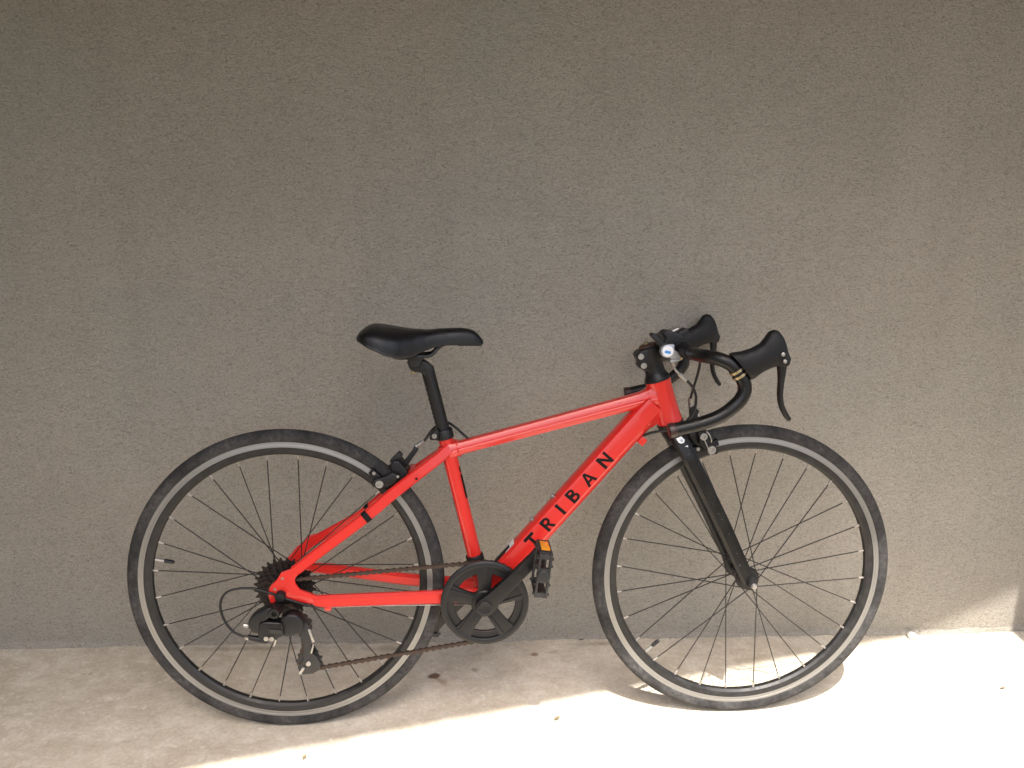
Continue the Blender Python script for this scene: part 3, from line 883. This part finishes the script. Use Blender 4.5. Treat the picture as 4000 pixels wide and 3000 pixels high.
# brake levers with rubber hoods
HS = [((807, 786), (846, 741), 16), ((812, 788), (851, 742), 17), ((826, 789.5), (858, 748), 17), ((845, 795), (868, 755), 16.5), ((860, 803.5), (880, 760.5), 16), ((868, 814), (896, 765), 15.5), ((874, 823.5), (906, 769), 14.5), ((882, 827), (910.5, 778), 13), ((889.5, 825), (908, 789), 11), ((895, 819), (905, 799), 8), ((898, 814), (903.5, 803), 4.5)]
for s in (1, -1):
    def hood(bm, s=s):
        rings = []
        dense = []
        for i in range(len(HS) - 1):
            for k in range(4):
                f = k / 4
                a, b = HS[i], HS[i + 1]
                dense.append((Vector(a[0]).lerp(Vector(b[0]), f), Vector(a[1]).lerp(Vector(b[1]), f), a[2] + (b[2] - a[2]) * f))
        dense.append((Vector(HS[-1][0]), Vector(HS[-1][1]), HS[-1][2]))
        for tpt, bt, hw in dense:
            c = (tpt + bt) / 2; d = (tpt - bt) / 2
            rings.append([(c.x + d.x * sn, c.y + d.y * sn, 185 * s + cs * hw) for cs, sn in [(math.copysign(abs(math.cos(q)) ** .75, math.cos(q)), math.copysign(abs(math.sin(q)) ** .9, math.sin(q))) for q in [2 * math.pi * k / 24 for k in range(24)]]])
        add_rings(bm, rings)
    lever = part('brake_lever', hood, M['rubber'], bike, 60, 'near brake lever with black rubber hood' if s > 0 else 'far brake lever with black rubber hood')
    def bracket(bm, s=s):
        prism(bm, [(893, 800), (902, 800), (906, 789), (911.5, 778), (909.5, 768), (905, 763.5), (893, 764.5), (886, 768), (890, 785)], 185 * s - 12.2, 185 * s + 12.2, 2.5)
    part('lever_bracket', bracket, M['black_plastic'], lever)
    def blade(bm, s=s):
        pts = catmull([(899, 770, 185 * s), (900.5, 757, 185 * s), (900.5, 745, 185 * s), (900, 728, 185 * s), (900, 712, 185 * s), (903.5, 695, 185 * s), (911, 680, 185 * s), (917.5, 671, 185 * s), (919.5, 668.5, 185 * s)], 4)
        n = len(pts)
        hb = [interp([(0, 8.5), (.18, 7), (.35, 5.0), (.6, 4.4), (.8, 4.3), (.95, 3.8), (1, 2.2)], i / (n - 1)) for i in range(n)]
        sweep(bm, pts, [ell(interp([(0, 9), (.3, 7), (.7, 8), (1, 5)], i / (n - 1)), hb[i], 16, .8) for i in range(n)])
    part('lever_blade', blade, M['black_metal'], lever, 50)
    for c, r in (((895, 786), 3.4), ((899, 774), 3.2)):
        part('pivot_pin', lambda bm, c=c, r=r, s=s: lathe(bm, [(r, 10), (r, 16.0), (r * .6, 16.8), (r * .3, 16.8)], (c[0], c[1], 185 * s), (0, 0, s), 14), M['steel'], lever)
    for c in ((820.5, 756.5), (826, 748.5)):
        part('clamp_band', lambda bm, c=c, s=s: lathe(bm, [(12, -2.2), (13.2, -2.2), (13.2, 2.2), (12, 2.2)], (c[0], c[1], 185 * s), (.58, -.81, 0), 24), M['brass'], lever)

# ------------------------------------------------------------------ gear shifter by the stem
def shifter_b(bm):
    prism(bm, [(729, 786), (735, 797), (728, 806), (733, 811), (741, 812), (752, 809), (762, 806), (771, 800), (771, 785), (760, 781), (745, 784)], 2, 40, 5, 3)
    lathe(bm, [(17.5, 22), (17.5, 44), (13, 44)], (768, 776, 0), (0, 0, 1), 24)
shifter = part('gear_shifter', shifter_b, M['black_plastic'], bike, 45)
part('shift_lever', lambda bm: prism(bm, [(704, 803), (708, 807.5), (714, 806), (738, 783), (733, 778), (725, 781)], 22, 42, 3.0, 3), M['black_plastic'], shifter)
part('shift_lever', lambda bm: prism(bm, [(742, 794), (744, 799), (772, 816), (778, 814), (779, 804), (765, 797)], 12, 38, 2.5, 3), M['black_plastic'], shifter)
part('clamp_nut', lambda bm: tube(bm, [(752, 806, 10), (765, 812, 10)], 5, 12), M['steel'], shifter)
def pod(bm):
    o = [(746, 787.5)] + [(x, y) for x, y in arc(733.5, 774.5, 12.6, 12.6, 95, 292, 14)] + [(741, 757.5), (757, 760), (759, 769), (746.5, 777)]
    prism(bm, o, 42, 58, 1.6)
part('cable_pod', pod, M['silver_plastic'], shifter, 40)
part('pod_label', lambda bm: lathe(bm, [(10.4, 0), (10.4, .5), (.2, .5)], (734, 774.5, 58), (0, 0, 1), 28), M['white'], shifter)
part('pod_print', lambda bm: prism(bm, [(728.6, 776.4), (739.4, 774.4), (738.6, 769.6), (727.8, 771.6)], 58.55, 58.8, 0), M['blue'], shifter)
part('pod_base', lambda bm: prism(bm, [(738, 757.5), (758, 760.5), (758.5, 757), (739, 753)], 40, 60, 1.2), M['silver_plastic'], shifter)
part('pod_screw', lambda bm: lathe(bm, [(4, 0), (4, 5), (2, 6)], (759, 762, 50), (.9, -.2, .3), 14), M['brass'], shifter)
part('cable_elbow', lambda bm: tube(bm, catmull([(746, 755, 50), (748, 746, 50), (752, 738, 50), (760, 730, 50)], 5), [4.2] * 5 + [2.4] * 11, 12), M['steel'], shifter)
part('ferrule', lambda bm: tube(bm, [(759.5, 730.5, 50), (774, 718, 50)], 4.2, 14), M['steel'], shifter)

# ------------------------------------------------------------------ cables
def cable(name, pts, r, mat='black_plastic', n=6):
    return part(name, lambda bm: tube(bm, catmull(pts, n), r, 10), M[mat], bike, 60)
cable('cable_housing', [(772, 720, 50), (780, 712, 50), (788, 702, 50), (794, 685, 49), (793.5, 663, 47), (786, 646, 45), (774, 632, 42), (757, 619, 36), (744, 616, 30), (721, 611, 22), (703, 602, 12)], 2.7)
cable('cable_housing', [(782, 768, 20), (800, 764, 14), (812, 748, 6), (811, 724, 0), (805, 690, -8), (803, 672, -14)], 2.6)
cable('cable_housing', [(264, 587, 0), (274, 594, -3), (286, 609, -12), (300, 620, -21), (318, 625, -22), (335, 616, -14), (350, 604, -6), (364, 593, 2)], 2.6)
cable('cable_housing', [(-62, 238, 88), (-85, 250, 88), (-102, 275, 86), (-107, 303, 84), (-98, 323, 80), (-77, 330, 76), (-48, 328, 72), (-22, 319, 70.5), (-8, 314, 70.5), (10, 306, 70.5), (43, 294, 70.5), (62, 288, 69), (82, 283, 61)], 2.3)
part('axle_bolt', lambda bm: lathe(bm, [(10, 66), (10, 78), (8.5, 80.5), (3, 81)], (1.5, 312, 0), n=24), M['black_plastic'], bike)
cable('gear_cable', [(94, 281, 60), (200, 277, 50), (290, 272, 42), (360, 262, 24)], .8, 'steel', 2)
cable('gear_cable', [(698, 593, 8), (560, 432, 6), (430, 278, 6)], .8, 'steel', 2)
def toptube_cable(bm):
    a = Vector((364, 593, 2)); b = Vector((700, 684, 6))
    tube(bm, [a, a + Vector((16, 3, -8))], 2.6, 8)
part('cable_housing', toptube_cable, M['black_plastic'], bike)

# ------------------------------------------------------------------ brakes
def rim_block(bm, c, tdir, s):
    obox(bm, (c[0], c[1], 16.5 * s), tdir, (28, 6.5, 5.5), 1.5)
# rear
rb = part('brake_caliper', lambda bm: prism(bm, [(243, 539), (239, 524), (226, 515), (210, 517), (203, 527), (211, 540), (209, 553), (215, 561), (226, 561), (231, 554), (237, 546)], -24, 28, 3, 3), M['black_metal'], bike, 40, 'rear brake caliper')
part('release_lever', lambda bm: obox(bm, (220, 563, 10), (.72, .69), (13, 5.5, 9), 2), M['black_plastic'], rb)
part('cable_arm', lambda bm: prism(bm, [(228, 547), (239, 543), (249, 558), (263, 578), (255, 585.5), (250, 575), (240, 562)], -7, 9, 2.5), M['black_metal'], rb)
part('barrel_adjuster', lambda bm: lathe(bm, [(5, 0), (5, 5), (3.8, 5.5), (4.4, 7), (4.4, 14), (3, 15), (3, 20)], (256.5, 582, 1), (.83, .55, 0), 14), M['steel'], rb)
part('adjuster_nut', lambda bm: lathe(bm, [(7, -5), (7, 4), (5.6, 6)], (240.5, 528, 14), (.83, .55, .3), 18), M['steel'], rb)
for s in (1, -1):
    aw = (27, 44) if s > 0 else (-44, -23)
    part('caliper_arm', lambda bm, aw=aw: prism(bm, [(228, 536), (218, 520), (205, 513), (186, 511), (176, 515), (174, 523), (180, 529), (192, 532), (203, 536), (214, 543)], aw[0], aw[1], 3.5, 3), M['black_metal'], rb, 40)
    part('brake_pad', lambda bm, s=s: rim_block(bm, (191, 521), (-.73, .68), s), M['rubber'], rb)
    part('pad_holder', lambda bm, s=s: obox(bm, (193, 519, 24 * s), (-.73, .68), (26, 7.2, 3), 1.2), M['black_metal'], rb)
part('bolt', lambda bm: sockbolt(bm, (190, 521, 43), 7.8, 6), M['steel'], rb)
part('screw', lambda bm: lathe(bm, [(3.4, 0), (3.4, 2), (1, 2)], (178, 537, 26), n=14), M['steel'], rb)
part('screw', lambda bm: lathe(bm, [(2.6, 0), (2.6, 2), (1, 2)], (225, 535, 43.5), n=14), M['steel'], rb)
# front
fb = part('brake_caliper', lambda bm: prism(bm, [(800, 614), (831, 611), (840, 603), (839, 596), (832, 587), (809, 584), (801, 588), (788, 606)], -26, 30, 3, 3), M['black_metal'], bike, 40, 'front brake caliper')
for s in (1, -1):
    aw = (28, 43) if s > 0 else (-43, -24)
    part('caliper_arm', lambda bm, aw=aw: prism(bm, [(803, 616), (820, 615), (829, 600), (842, 582), (846, 575), (843, 570), (831, 569), (822, 577), (807, 592)], aw[0], aw[1], 3, 3), M['black_metal'], fb, 40)
    part('brake_pad', lambda bm, s=s: rim_block(bm, (825, 580.5), (.95, .31), s), M['rubber'], fb)
    part('pad_holder', lambda bm, s=s: obox(bm, (820, 578.5, 24 * s), (.95, .31), (26, 7.0, 3), 1.2), M['black_metal'], fb)
part('cable_arm', lambda bm: prism(bm, [(804, 654), (811, 655), (816, 651), (822.5, 645), (819, 637), (818, 606), (805, 606)], -29, -14, 2), M['black_metal'], fb)
part('barrel_adjuster', lambda bm: lathe(bm, [(5, 0), (5, 4), (4, 4.5), (5, 6), (5, 16), (3.4, 17), (3.4, 20)], (805.5, 653, -20), (-.12, .99, 0), 14), M['steel'], fb)
part('cable_clamp', lambda bm: tube(bm, [(818, 640, -20), (823, 632, -18)], 2.6, 10), M['steel'], fb)
part('bolt', lambda bm: sockbolt(bm, (814, 606.5, 42), 7.2, 5), M['steel'], fb)
part('bolt', lambda bm: sockbolt(bm, (831, 580, 42), 8.2, 5), M['steel'], fb)
part('screw', lambda bm: lathe(bm, [(3.6, 0), (3.6, 2), (1, 2)], (809.5, 577, 26.5), n=14), M['steel'], fb)
part('spring_wire', lambda bm: tube(bm, [(815, 601, 46), (822, 586, 46), (826, 574, 45.5), (830, 571, 45.5)], 1.2, 8), M['steel'], fb)
part('spring_wire', lambda bm: tube(bm, catmull([(819, 616, 44), (825, 610, 45), (829, 600, 45), (829.5, 595, 44)], 4), 1.3, 8), M['steel'], fb)

# ------------------------------------------------------------------ drivetrain
def toothed(T, w0, w1, r_in):
    def f(bm):
        rr = T * 12.7 / (2 * math.pi)
        o = []
        for k in range(T):
            a = 2 * math.pi * k / T
            st = 2 * math.pi / T
            for fr, dr in ((0, -3.4), (.22, -2.2), (.40, 3.6), (.60, 3.6), (.78, -2.2)):
                o.append(((rr + dr) * math.cos(a + st * fr), (rr + dr) * math.sin(a + st * fr)))
        n = len(o)
        vo = [[bm.verts.new(P3((x, y, w))) for x, y in o] for w in (w0, w1)]
        vi = [[bm.verts.new(P3((r_in * math.cos(2 * math.pi * (k / 5 + .3) / T), r_in * math.sin(2 * math.pi * (k / 5 + .3) / T), w))) for k in range(n)] for w in (w0, w1)]
        for k in range(n):
            j = (k + 1) % n
            bm.faces.new((vo[0][k], vo[0][j], vo[1][j], vo[1][k]))
            bm.faces.new((vi[0][k], vi[0][j], vi[1][j], vi[1][k]))
            for q in (0, 1):
                bm.faces.new((vo[q][k], vo[q][j], vi[q][j], vi[q][k]))
    return f
cass = part('cassette', lambda bm: lathe(bm, [(17, 24), (19, 24), (19, 57), (14, 58), (8, 58.5)], n=28), M['cog'], bike, 35, None, P3((0, R, 0)))
for i, T in enumerate((28, 24, 21, 18, 16, 14, 12)):
    w0 = 25.5 + i * 4.6
    part('sprocket', toothed(T, w0, w0 + 2.0, max(18.5, T * 12.7 / 6.283 - 16)), M['cog'], cass, 30)

CR, CG, LP = 40 * 12.7 / (2 * math.pi), 12 * 12.7 / (2 * math.pi), 19.0
crankset = part('crankset', lambda bm: lathe(bm, [(74, 57.5), (76, 59), (83.5, 58.6), (86.3, 56.5), (86.3, 53), (84.5, 51), (74, 51.5)], (*BB, 0), n=96, closed=True), M['black_plastic'], bike, 40)
part('guard_web', lambda bm: lathe(bm, [(59.5, 49), (60, 53), (61, 53.8), (75, 53.8), (75, 49)], (*BB, 0), n=72, closed=True), M['black_plastic'], crankset, 30)
def spider(bm):
    lathe(bm, [(10, 46), (27, 46), (27, 57), (24, 59.5), (10, 59.5)], (*BB, 0), n=40)
    for k in range(5):
        a = R_(90 + 72 * k)
        d = Vector((math.cos(a), math.sin(a))); n = Vector((-d.y, d.x))
        c = Vector(BB)
        q = [c + d * 20 + n * 12.5, c + d * 20 - n * 12.5, c + d * 50 - n * 13.5, c + d * 76 - n * 18.5, c + d * 76 + n * 18.5, c + d * 50 + n * 13.5]
        prism(bm, [(p.x, p.y) for p in q], 49.5, 57.3, 1.6)
        q = [c + d * 22 + n * 2.2, c + d * 22 - n * 2.2, c + d * 75 - n * 1.6, c + d * 75 + n * 1.6]
        prism(bm, [(p.x - n.x * 8, p.y - n.y * 8) for p in q], 56, 59.0, .8)
part('spider', spider, M['black_plastic'], crankset, 30)
cring = part('chainring', toothed(40, 44.5, 47.0, 66), M['black_metal'], crankset, 30, None, P3((BB[0], BB[1], 0)))
PD = Vector((493, 384))
def crank_arm(bm, s=1):
    c = Vector(BB); e = PD if s > 0 else c * 2 - PD
    d = (e - c).normalized(); n = Vector((-d.y, d.x)); L = (e - c).length
    q = []
    for k in range(9):
        a = R_(90 + 180 * k / 8); q.append(c + d * math.cos(a) * 18.5 + n * math.sin(a) * 18.5)
    q += [c + d * 30 - n * 14.5, c + d * 75 - n * 12.5, c + d * (L - 12) - n * 12]
    for k in range(9):
        a = R_(-80 + 160 * k / 8); q.append(e + d * math.cos(a) * 13.5 + n * math.sin(a) * 13.5)
    q += [c + d * (L - 12) + n * 12, c + d * 75 + n * 12.5, c + d * 30 + n * 14.5]
    poly = [(p.x, p.y) for p in q]
    if s > 0:
        prism(bm, poly, 62, 78, 4.5, 3)
    else:
        prism(bm, poly, -74, -58, 4.5, 3)
crank = part('crank_arm', lambda bm: crank_arm(bm, 1), M['black_metal'], crankset, 40)
part('crank_cap', lambda bm: lathe(bm, [(14, 76), (14, 79.6), (12.5, 80.6), (11, 80.0), (.3, 80.2)], (*BB, 0), n=30), M['black_plastic'], crankset)
part('crank_arm', lambda bm: crank_arm(bm, -1), M['black_metal'], crankset, 40)
part('axle', lambda bm: lathe(bm, [(8, -60), (8, 64)], (*BB, 0), n=16), M['black_metal'], crankset)
part('chain_catcher', lambda bm: (lathe(bm, [(14.4, -11), (17.5, -11), (18, -9), (18, 8), (17.2, 10), (14.4, 10)], (372, 349, 0), (SA - SB), 28), prism(bm, [(386, 350), (397, 347), (396, 338), (372, 340)], 4, 22, 2), prism(bm, [(357, 350), (386, 350), (398, 344), (398, 337), (358, 340)], 12, 30, 2)), M['black_plastic'], bike)
part('catcher_screw', lambda bm: lathe(bm, [(3, 0), (3, 2), (1, 2)], (374, 346, 30), n=12), M['steel'], bike)

def pedal_b(c, s):
    """platform pedal hanging with its tread upright; c = axle point"""
    tilt = R_(-7)
    def T(x, y):
        return (c[0] + x * math.cos(tilt) - y * math.sin(tilt), c[1] + x * math.sin(tilt) + y * math.cos(tilt))
    def rect(x0, x1, y0, y1):
        return [T(x0, y0), T(x1, y0), T(x1, y1), T(x0, y1)]
    def body(bm):
        def pr(poly, a, b, bev):
            prism(bm, poly, min(a * s, b * s), max(a * s, b * s), bev)
        # outer and inner side frames
        for a, b in ((154, 164), (92, 101)):
            pr(rect(-12, -7.5, -42, 42), a, b, 1.2); pr(rect(7.5, 12, -42, 42), a, b, 1.2)
            pr(rect(-7.6, 7.6, 31, 42), a + .2, b - .2, 1.2); pr(rect(-7.6, 7.6, -42, -33), a + .2, b - .2, 1.2)
            pr(rect(-7.6, 7.6, -14, 14), a + .4, b - .4, 1.2)
        # end bars and middle barrel
        pr(rect(-11.6, 11.6, 36, 44), 96, 160, 2); pr(rect(-11.6, 11.6, -44, -37), 96, 160, 2)
        lathe(bm, [(10, 86 * s), (10.5, 92 * s), (9, 100 * s), (9, 150 * s), (12.4, 153 * s), (12.4, 166 * s), (10, 168.5 * s), (.5, 169 * s)], (c[0], c[1], 0), (0, 0, 1), 22)
        # grip studs
        for y in (-36, -18, 18, 32):
            for x in (-13.2, 13.2):
                for wv in (96.5, 159):
                    a = T(x, y); lathe(bm, [(2.4, -2), (2.4, 2)], (a[0], a[1], wv * s), (0, 0, 1), 8)
    return body, T
body, TT = pedal_b((493, 380), 1)
pedal = part('pedal', body, M['grey_plastic'], bike, 35, 'near pedal with amber reflector')
def reflector(bm, s=1, T=TT):
    a = [T(-8, 43.9), T(8, 43.9), T(8, 45.2), T(-8, 45.2)]
    prism(bm, a, 106, 150, .5)
part('reflector', reflector, M['amber'], pedal)
part('reflector', lambda bm: prism(bm, [TT(-8, -45.2), TT(8, -45.2), TT(8, -43.9), TT(-8, -43.9)], 106, 150, .5), M['amber'], pedal)
part('pedal_axle', lambda bm: lathe(bm, [(7.5, 76), (7.5, 92)], (493, 382, 0), n=16), M['steel'], pedal)
FP = (BB[0] * 2 - PD.x, BB[1] * 2 - PD.y)
body2, T2 = pedal_b(FP, -1)
pedal2 = part('pedal', body2, M['grey_plastic'], bike, 35, 'far pedal behind the rear wheel')
part('pedal_axle', lambda bm: lathe(bm, [(7.5, -92), (7.5, -70)], (FP[0], FP[1], 0), n=16), M['steel'], pedal2)

# rear derailleur
der = part('derailleur', lambda bm: prism(bm, [(-54, 272), (-50, 281), (-41, 289), (-17, 301), (-4, 301), (5, 293), (2, 284), (-10, 283), (-22, 274), (-28, 262), (-31, 250), (-44, 250), (-52, 260)], 74, 100, 5, 3), M['black_plastic'], bike, 45)
part('pivot_bolt', lambda bm: lathe(bm, [(11, 66), (11, 101), (9.5, 103.5), (5, 103.5), (4.5, 100), (.3, 100)], (-4, 290.5, 0), n=26), M['black_metal'], der)
part('link_plate', lambda bm: prism(bm, [(-33, 273), (-20, 275), (10, 272), (12, 246), (-10, 238), (-36, 244)], 78, 104, 4, 3), M['black_metal'], der)
part('link_plate', lambda bm: prism(bm, [(-14, 262), (9, 260), (9, 252), (-13, 254)], 103, 106, 1.4), M['grey_plastic'], der)
part('knuckle', lambda bm: prism(bm, [(5, 278), (20, 287), (36, 285), (46, 274), (47, 258), (40, 245), (12, 240), (3, 250)], 72, 98, 6, 3), M['black_plastic'], der)
part('cable_barrel', lambda bm: tube(bm, [(-22, 231, 88), (-40, 234, 88), (-58, 238, 88)], [7, 6, 4.5], 14), M['black_plastic'], der)
part('barrel_tip', lambda bm: lathe(bm, [(5.4, -2.5), (5.4, 2.5)], (-60, 237.5, 88), (.35, 1, 0), 14), M['steel'], der)
part('limit_screw', lambda bm: (lathe(bm, [(4.6, 0), (4.6, 3.5), (1, 3.5)], (-20, 243, 103), n=14), lathe(bm, [(4.6, 0), (4.6, 3.5), (1, 3.5)], (-10, 242, 103), n=14)), M['steel'], der)
part('limit_screw', lambda bm: lathe(bm, [(4.4, -4), (4.4, 4)], (-61, 262, 88), (.9, -.3, 0), 14), M['steel'], der)
part('limit_screw', lambda bm: lathe(bm, [(2.6, -7), (2.6, 7)], (-9, 226, 88), (.35, 1, 0), 12), M['steel'], der)
cage_o = [(30, 250), (46, 262), (56, 246), (58, 228), (55, 208), (56, 196), (66, 186), (72, 172), (70, 160), (56, 152), (38, 151), (30, 158), (32, 168), (40, 182), (42, 205), (38, 226)]
cage = part('derailleur_cage', lambda bm: prism(bm, cage_o, 72.5, 75, .8), M['grey_plastic'], der, 35)
part('derailleur_cage', lambda bm: prism(bm, [(22, 256), (40, 262), (48, 240), (52, 205), (64, 188), (68, 172), (60, 158), (42, 156), (32, 166), (34, 190), (32, 220), (20, 240)], 55, 57.2, .8), M['grey_plastic'], der, 35)
U1, L1 = (34, 248), (49, 174)
part('jockey_wheel', toothed(10, 62, 66.5, 4), M['grey_plastic'], der, 30, None, P3((U1[0], U1[1], 0)))
part('jockey_wheel', toothed(11, 62, 66.5, 4), M['grey_plastic'], der, 30, None, P3((L1[0], L1[1], 0)))
part('jockey_bolt', lambda bm: lathe(bm, [(5, 56), (5, 77), (4, 78), (1, 78)], (*L1, 0), n=16), M['steel'], der)
part('cage_tab', lambda bm: obox(bm, (57, 232, 76), (.28, -.96), (14, 2.4, 1.6), .6), M['steel'], der)
part('cage_tab', lambda bm: obox(bm, (36, 160, 76), (.55, .83), (8, 2.6, 1.6), .6), M['steel'], der)
part('cage_tab', lambda bm: obox(bm, (58, 205, 75.5), (-.25, -.96), (10, 1.6, 1.2), .5), M['steel'], der)

# chain: every link its own piece
def chain_path():
    def circ(c, r, a0, a1):
        n = max(4, int(abs(a1 - a0) / 6))
        return [(c[0] + r * math.cos(R_(a0 + (a1 - a0) * k / n)), c[1] + r * math.sin(R_(a0 + (a1 - a0) * k / n))) for k in range(n + 1)]
    pts = []
    pts += [(p, 46) for p in circ(BB, CR, -82, 97)]
    pts += [(p, 53) for p in circ((0, R), CG, 92, 292)]
    pts += [(p, 63) for p in circ(U1, LP, 70, -45)]
    pts += [(p, 63) for p in circ(L1, LP, 168, 278)]
    out = [Vector((p[0], p[1], w)) for p, w in pts]
    return out + [out[0]]
path = chain_path()
cum = [0]
for a, b in zip(path[:-1], path[1:]):
    cum.append(cum[-1] + (b - a).length)
tot = cum[-1]
nl = int(round(tot / 12.7)); nl -= nl % 2
def at(s):
    s = s % tot
    for i in range(len(cum) - 1):
        if s <= cum[i + 1]:
            return path[i].lerp(path[i + 1], (s - cum[i]) / max(1e-6, cum[i + 1] - cum[i]))
    return path[-1]
def link_mesh(inner):
    bm = bmesh.new()
    o = []
    h = 6.35
    for k in range(7):
        a = R_(-75 + 150 * k / 6); o.append((h + 4.2 * math.cos(a), 4.2 * math.sin(a)))
    o.append((0, 2.2))
    for k in range(7):
        a = R_(105 + 150 * k / 6); o.append((-h + 4.2 * math.cos(a), 4.2 * math.sin(a)))
    o.append((0, -2.2))
    for w0, w1 in (((1.3, 2.2), (-2.2, -1.3)) if inner else ((2.35, 3.3), (-3.3, -2.35))):
        prism(bm, o, w0, w1, 0)
    for x in (-h, h):
        if inner:
            lathe(bm, [(3.9, -1.4), (3.9, 1.4)], (x, 0, 0), n=10)
        else:
            lathe(bm, [(1.9, -4.0), (1.9, 4.0)], (x, 0, 0), n=8)
    me = finish(bm, 'chain_link', 40); me.materials.append(M['rust']); return me
LM = [link_mesh(True), link_mesh(False)]
first = None
chain = bpy.data.objects.new('chain', LM[0])
for i in range(nl):
    a, b = at(i * tot / nl), at((i + 1) * tot / nl)
    c = (a + b) / 2; d = (b - a)
    o = chain if i == 0 else bpy.data.objects.new('chain_link', LM[i % 2])
    COL.objects.link(o)
    ex = P3((d.x, d.y, d.z)).normalized(); ez = Vector((0, -1, 0)); ey = ez.cross(ex).normalized(); ez = ex.cross(ey)
    # local link axes: x along, -y out, z across
    mm = Matrix.Identity(4)
    yy = -ez; zz = ex.cross(yy)
    for k in range(3):
        mm[k][0], mm[k][1], mm[k][2] = ex[k], yy[k], zz[k]
    L_ = P3((c.x, c.y, c.z))
    for k in range(3):
        mm[k][3] = L_[k]
    if i == 0:
        o.parent = bike; o.matrix_local = mm; base_inv = mm.inverted()
    else:
        o.parent = chain; o.matrix_local = base_inv @ mm
chain['label'] = 'rusty brown chain'

# ------------------------------------------------------------------ small things on the ground
def stone(name, x, y, r, sq, label, group=None, mat='pebble', cat='pebble'):
    bm = bmesh.new()
    bmesh.ops.create_icosphere(bm, subdivisions=3, radius=1)
    rnd = random.Random(int(x * 1000))
    ph = [rnd.uniform(0, 6) for _ in range(6)]
    for v in bm.verts:
        c = v.co
        k = 1 + .12 * math.sin(3 * c.x + ph[0]) + .10 * math.sin(4 * c.y + ph[1]) + .06 * math.sin(7 * c.z + ph[2])
        v.co = Vector((c.x * r * k, c.y * r * .8 * k, max(c.z, -.55) * r * sq * k))
    o = link(name, finish(bm, name, 70), M[mat])
    o.location = (x, y, r * sq * .5); o.rotation_euler = (0, 0, rnd.uniform(0, 3))
    return tag(o, label, cat, group)
stone('pebble', 1.514, -.022, .0135, .62, 'pale rounded pebble lying against the wall foot on the right')
stone('stone_chip', 1.463, -.034, .005, .5, 'tiny grey stone chip on the paving left of the pale pebble', cat='stone')
def leaf(x, y, L, w, rz, label, mat='leaf'):
    bm = bmesh.new()
    rows = []
    for k in range(7):
        f = k / 6
        hw = w * math.sin(math.pi * (f * .9 + .06)) ; z = .0025 + .3 * L * (f - .4) ** 2
        rows.append([bm.verts.new(((f - .5) * L, -hw, z + hw * .5)), bm.verts.new(((f - .5) * L, 0, z)), bm.verts.new(((f - .5) * L, hw, z + hw * .4))])
    for a, b in zip(rows[:-1], rows[1:]):
        for j in range(2):
            bm.faces.new((a[j], a[j + 1], b[j + 1], b[j]))
    ex = bmesh.ops.solidify(bm, geom=bm.faces[:], thickness=.0006)
    o = link('dry_leaf', finish(bm, 'dry_leaf', 60), M[mat])
    o.location = (x, y, .001); o.rotation_euler = (0, 0, rz)
    return tag(o, label, 'leaf', 'dry leaf scraps on the paving')
leaf(.601, -.297, .017, .004, .6, 'dry leaf scrap on the sunlit paving between the two wheels')
leaf(.102, -.393, .013, .0035, 1.3, 'dry leaf scrap at the edge of the shade below the rear wheel')
leaf(1.603, -.228, .014, .003, .1, 'dry leaf scrap on the sunlit paving at the far right')
leaf(.69, -.012, .016, .0025, .1, 'dark curled leaf at the wall foot left of the front wheel', 'dark_leaf')
def stalk(bm):
    for pts in ([(0, 0, 0), (.003, -.002, .018), (-.001, -.003, .034)], [(.002, -.002, .016), (.010, -.004, .028), (.013, -.003, .027)]):
        n = len(pts)
        prev = None
        for p in pts:
            ring = [bm.verts.new((p[0] + .0008 * math.cos(q), p[1] + .0008 * math.sin(q), p[2])) for q in (0, 2.1, 4.2)]
            if prev:
                for k in range(3):
                    bm.faces.new((prev[k], prev[(k + 1) % 3], ring[(k + 1) % 3], ring[k]))
            prev = ring
bm = bmesh.new(); stalk(bm)
tw = link('dry_stalk', finish(bm, 'dry_stalk', 60), M['leaf'], None, (.662, -.008, 0))
tag(tw, 'thin dry plant stalk sprouting at the wall foot', 'plant')

# loose grit and crumbs gathered along the wall foot: too many and too small to count
def grit(bm):
    rnd = random.Random(11)
    for i in range(900):
        x = rnd.uniform(-1.2, 2.0)
        near = rnd.random() < .72
        y = -.009 - (abs(rnd.gauss(0, .010)) if near else abs(rnd.gauss(0, .16)))
        if y < -.46:
            continue
        r = rnd.uniform(.0005, .0014) * (1.7 if rnd.random() < .06 else 1)
        a = rnd.uniform(0, 6.28)
        q = [bm.verts.new((x + r * math.cos(a + k * 2.09) * rnd.uniform(.7, 1.3), y + r * math.sin(a + k * 2.09) * rnd.uniform(.6, 1.2), 0)) for k in range(3)]
        tp = bm.verts.new((x + rnd.uniform(-.4, .4) * r, y, r * rnd.uniform(.7, 1.3)))
        bm.faces.new(q)
        for k in range(3):
            bm.faces.new((q[k], q[(k + 1) % 3], tp))
bm = bmesh.new(); grit(bm)
g = link('grit', finish(bm, 'grit', 0), M['pebble_dark'], None, (0, 0, .0006))
g['kind'] = 'stuff'; g['label'] = 'loose grit and crumbs along the wall foot'; g['category'] = 'grit'
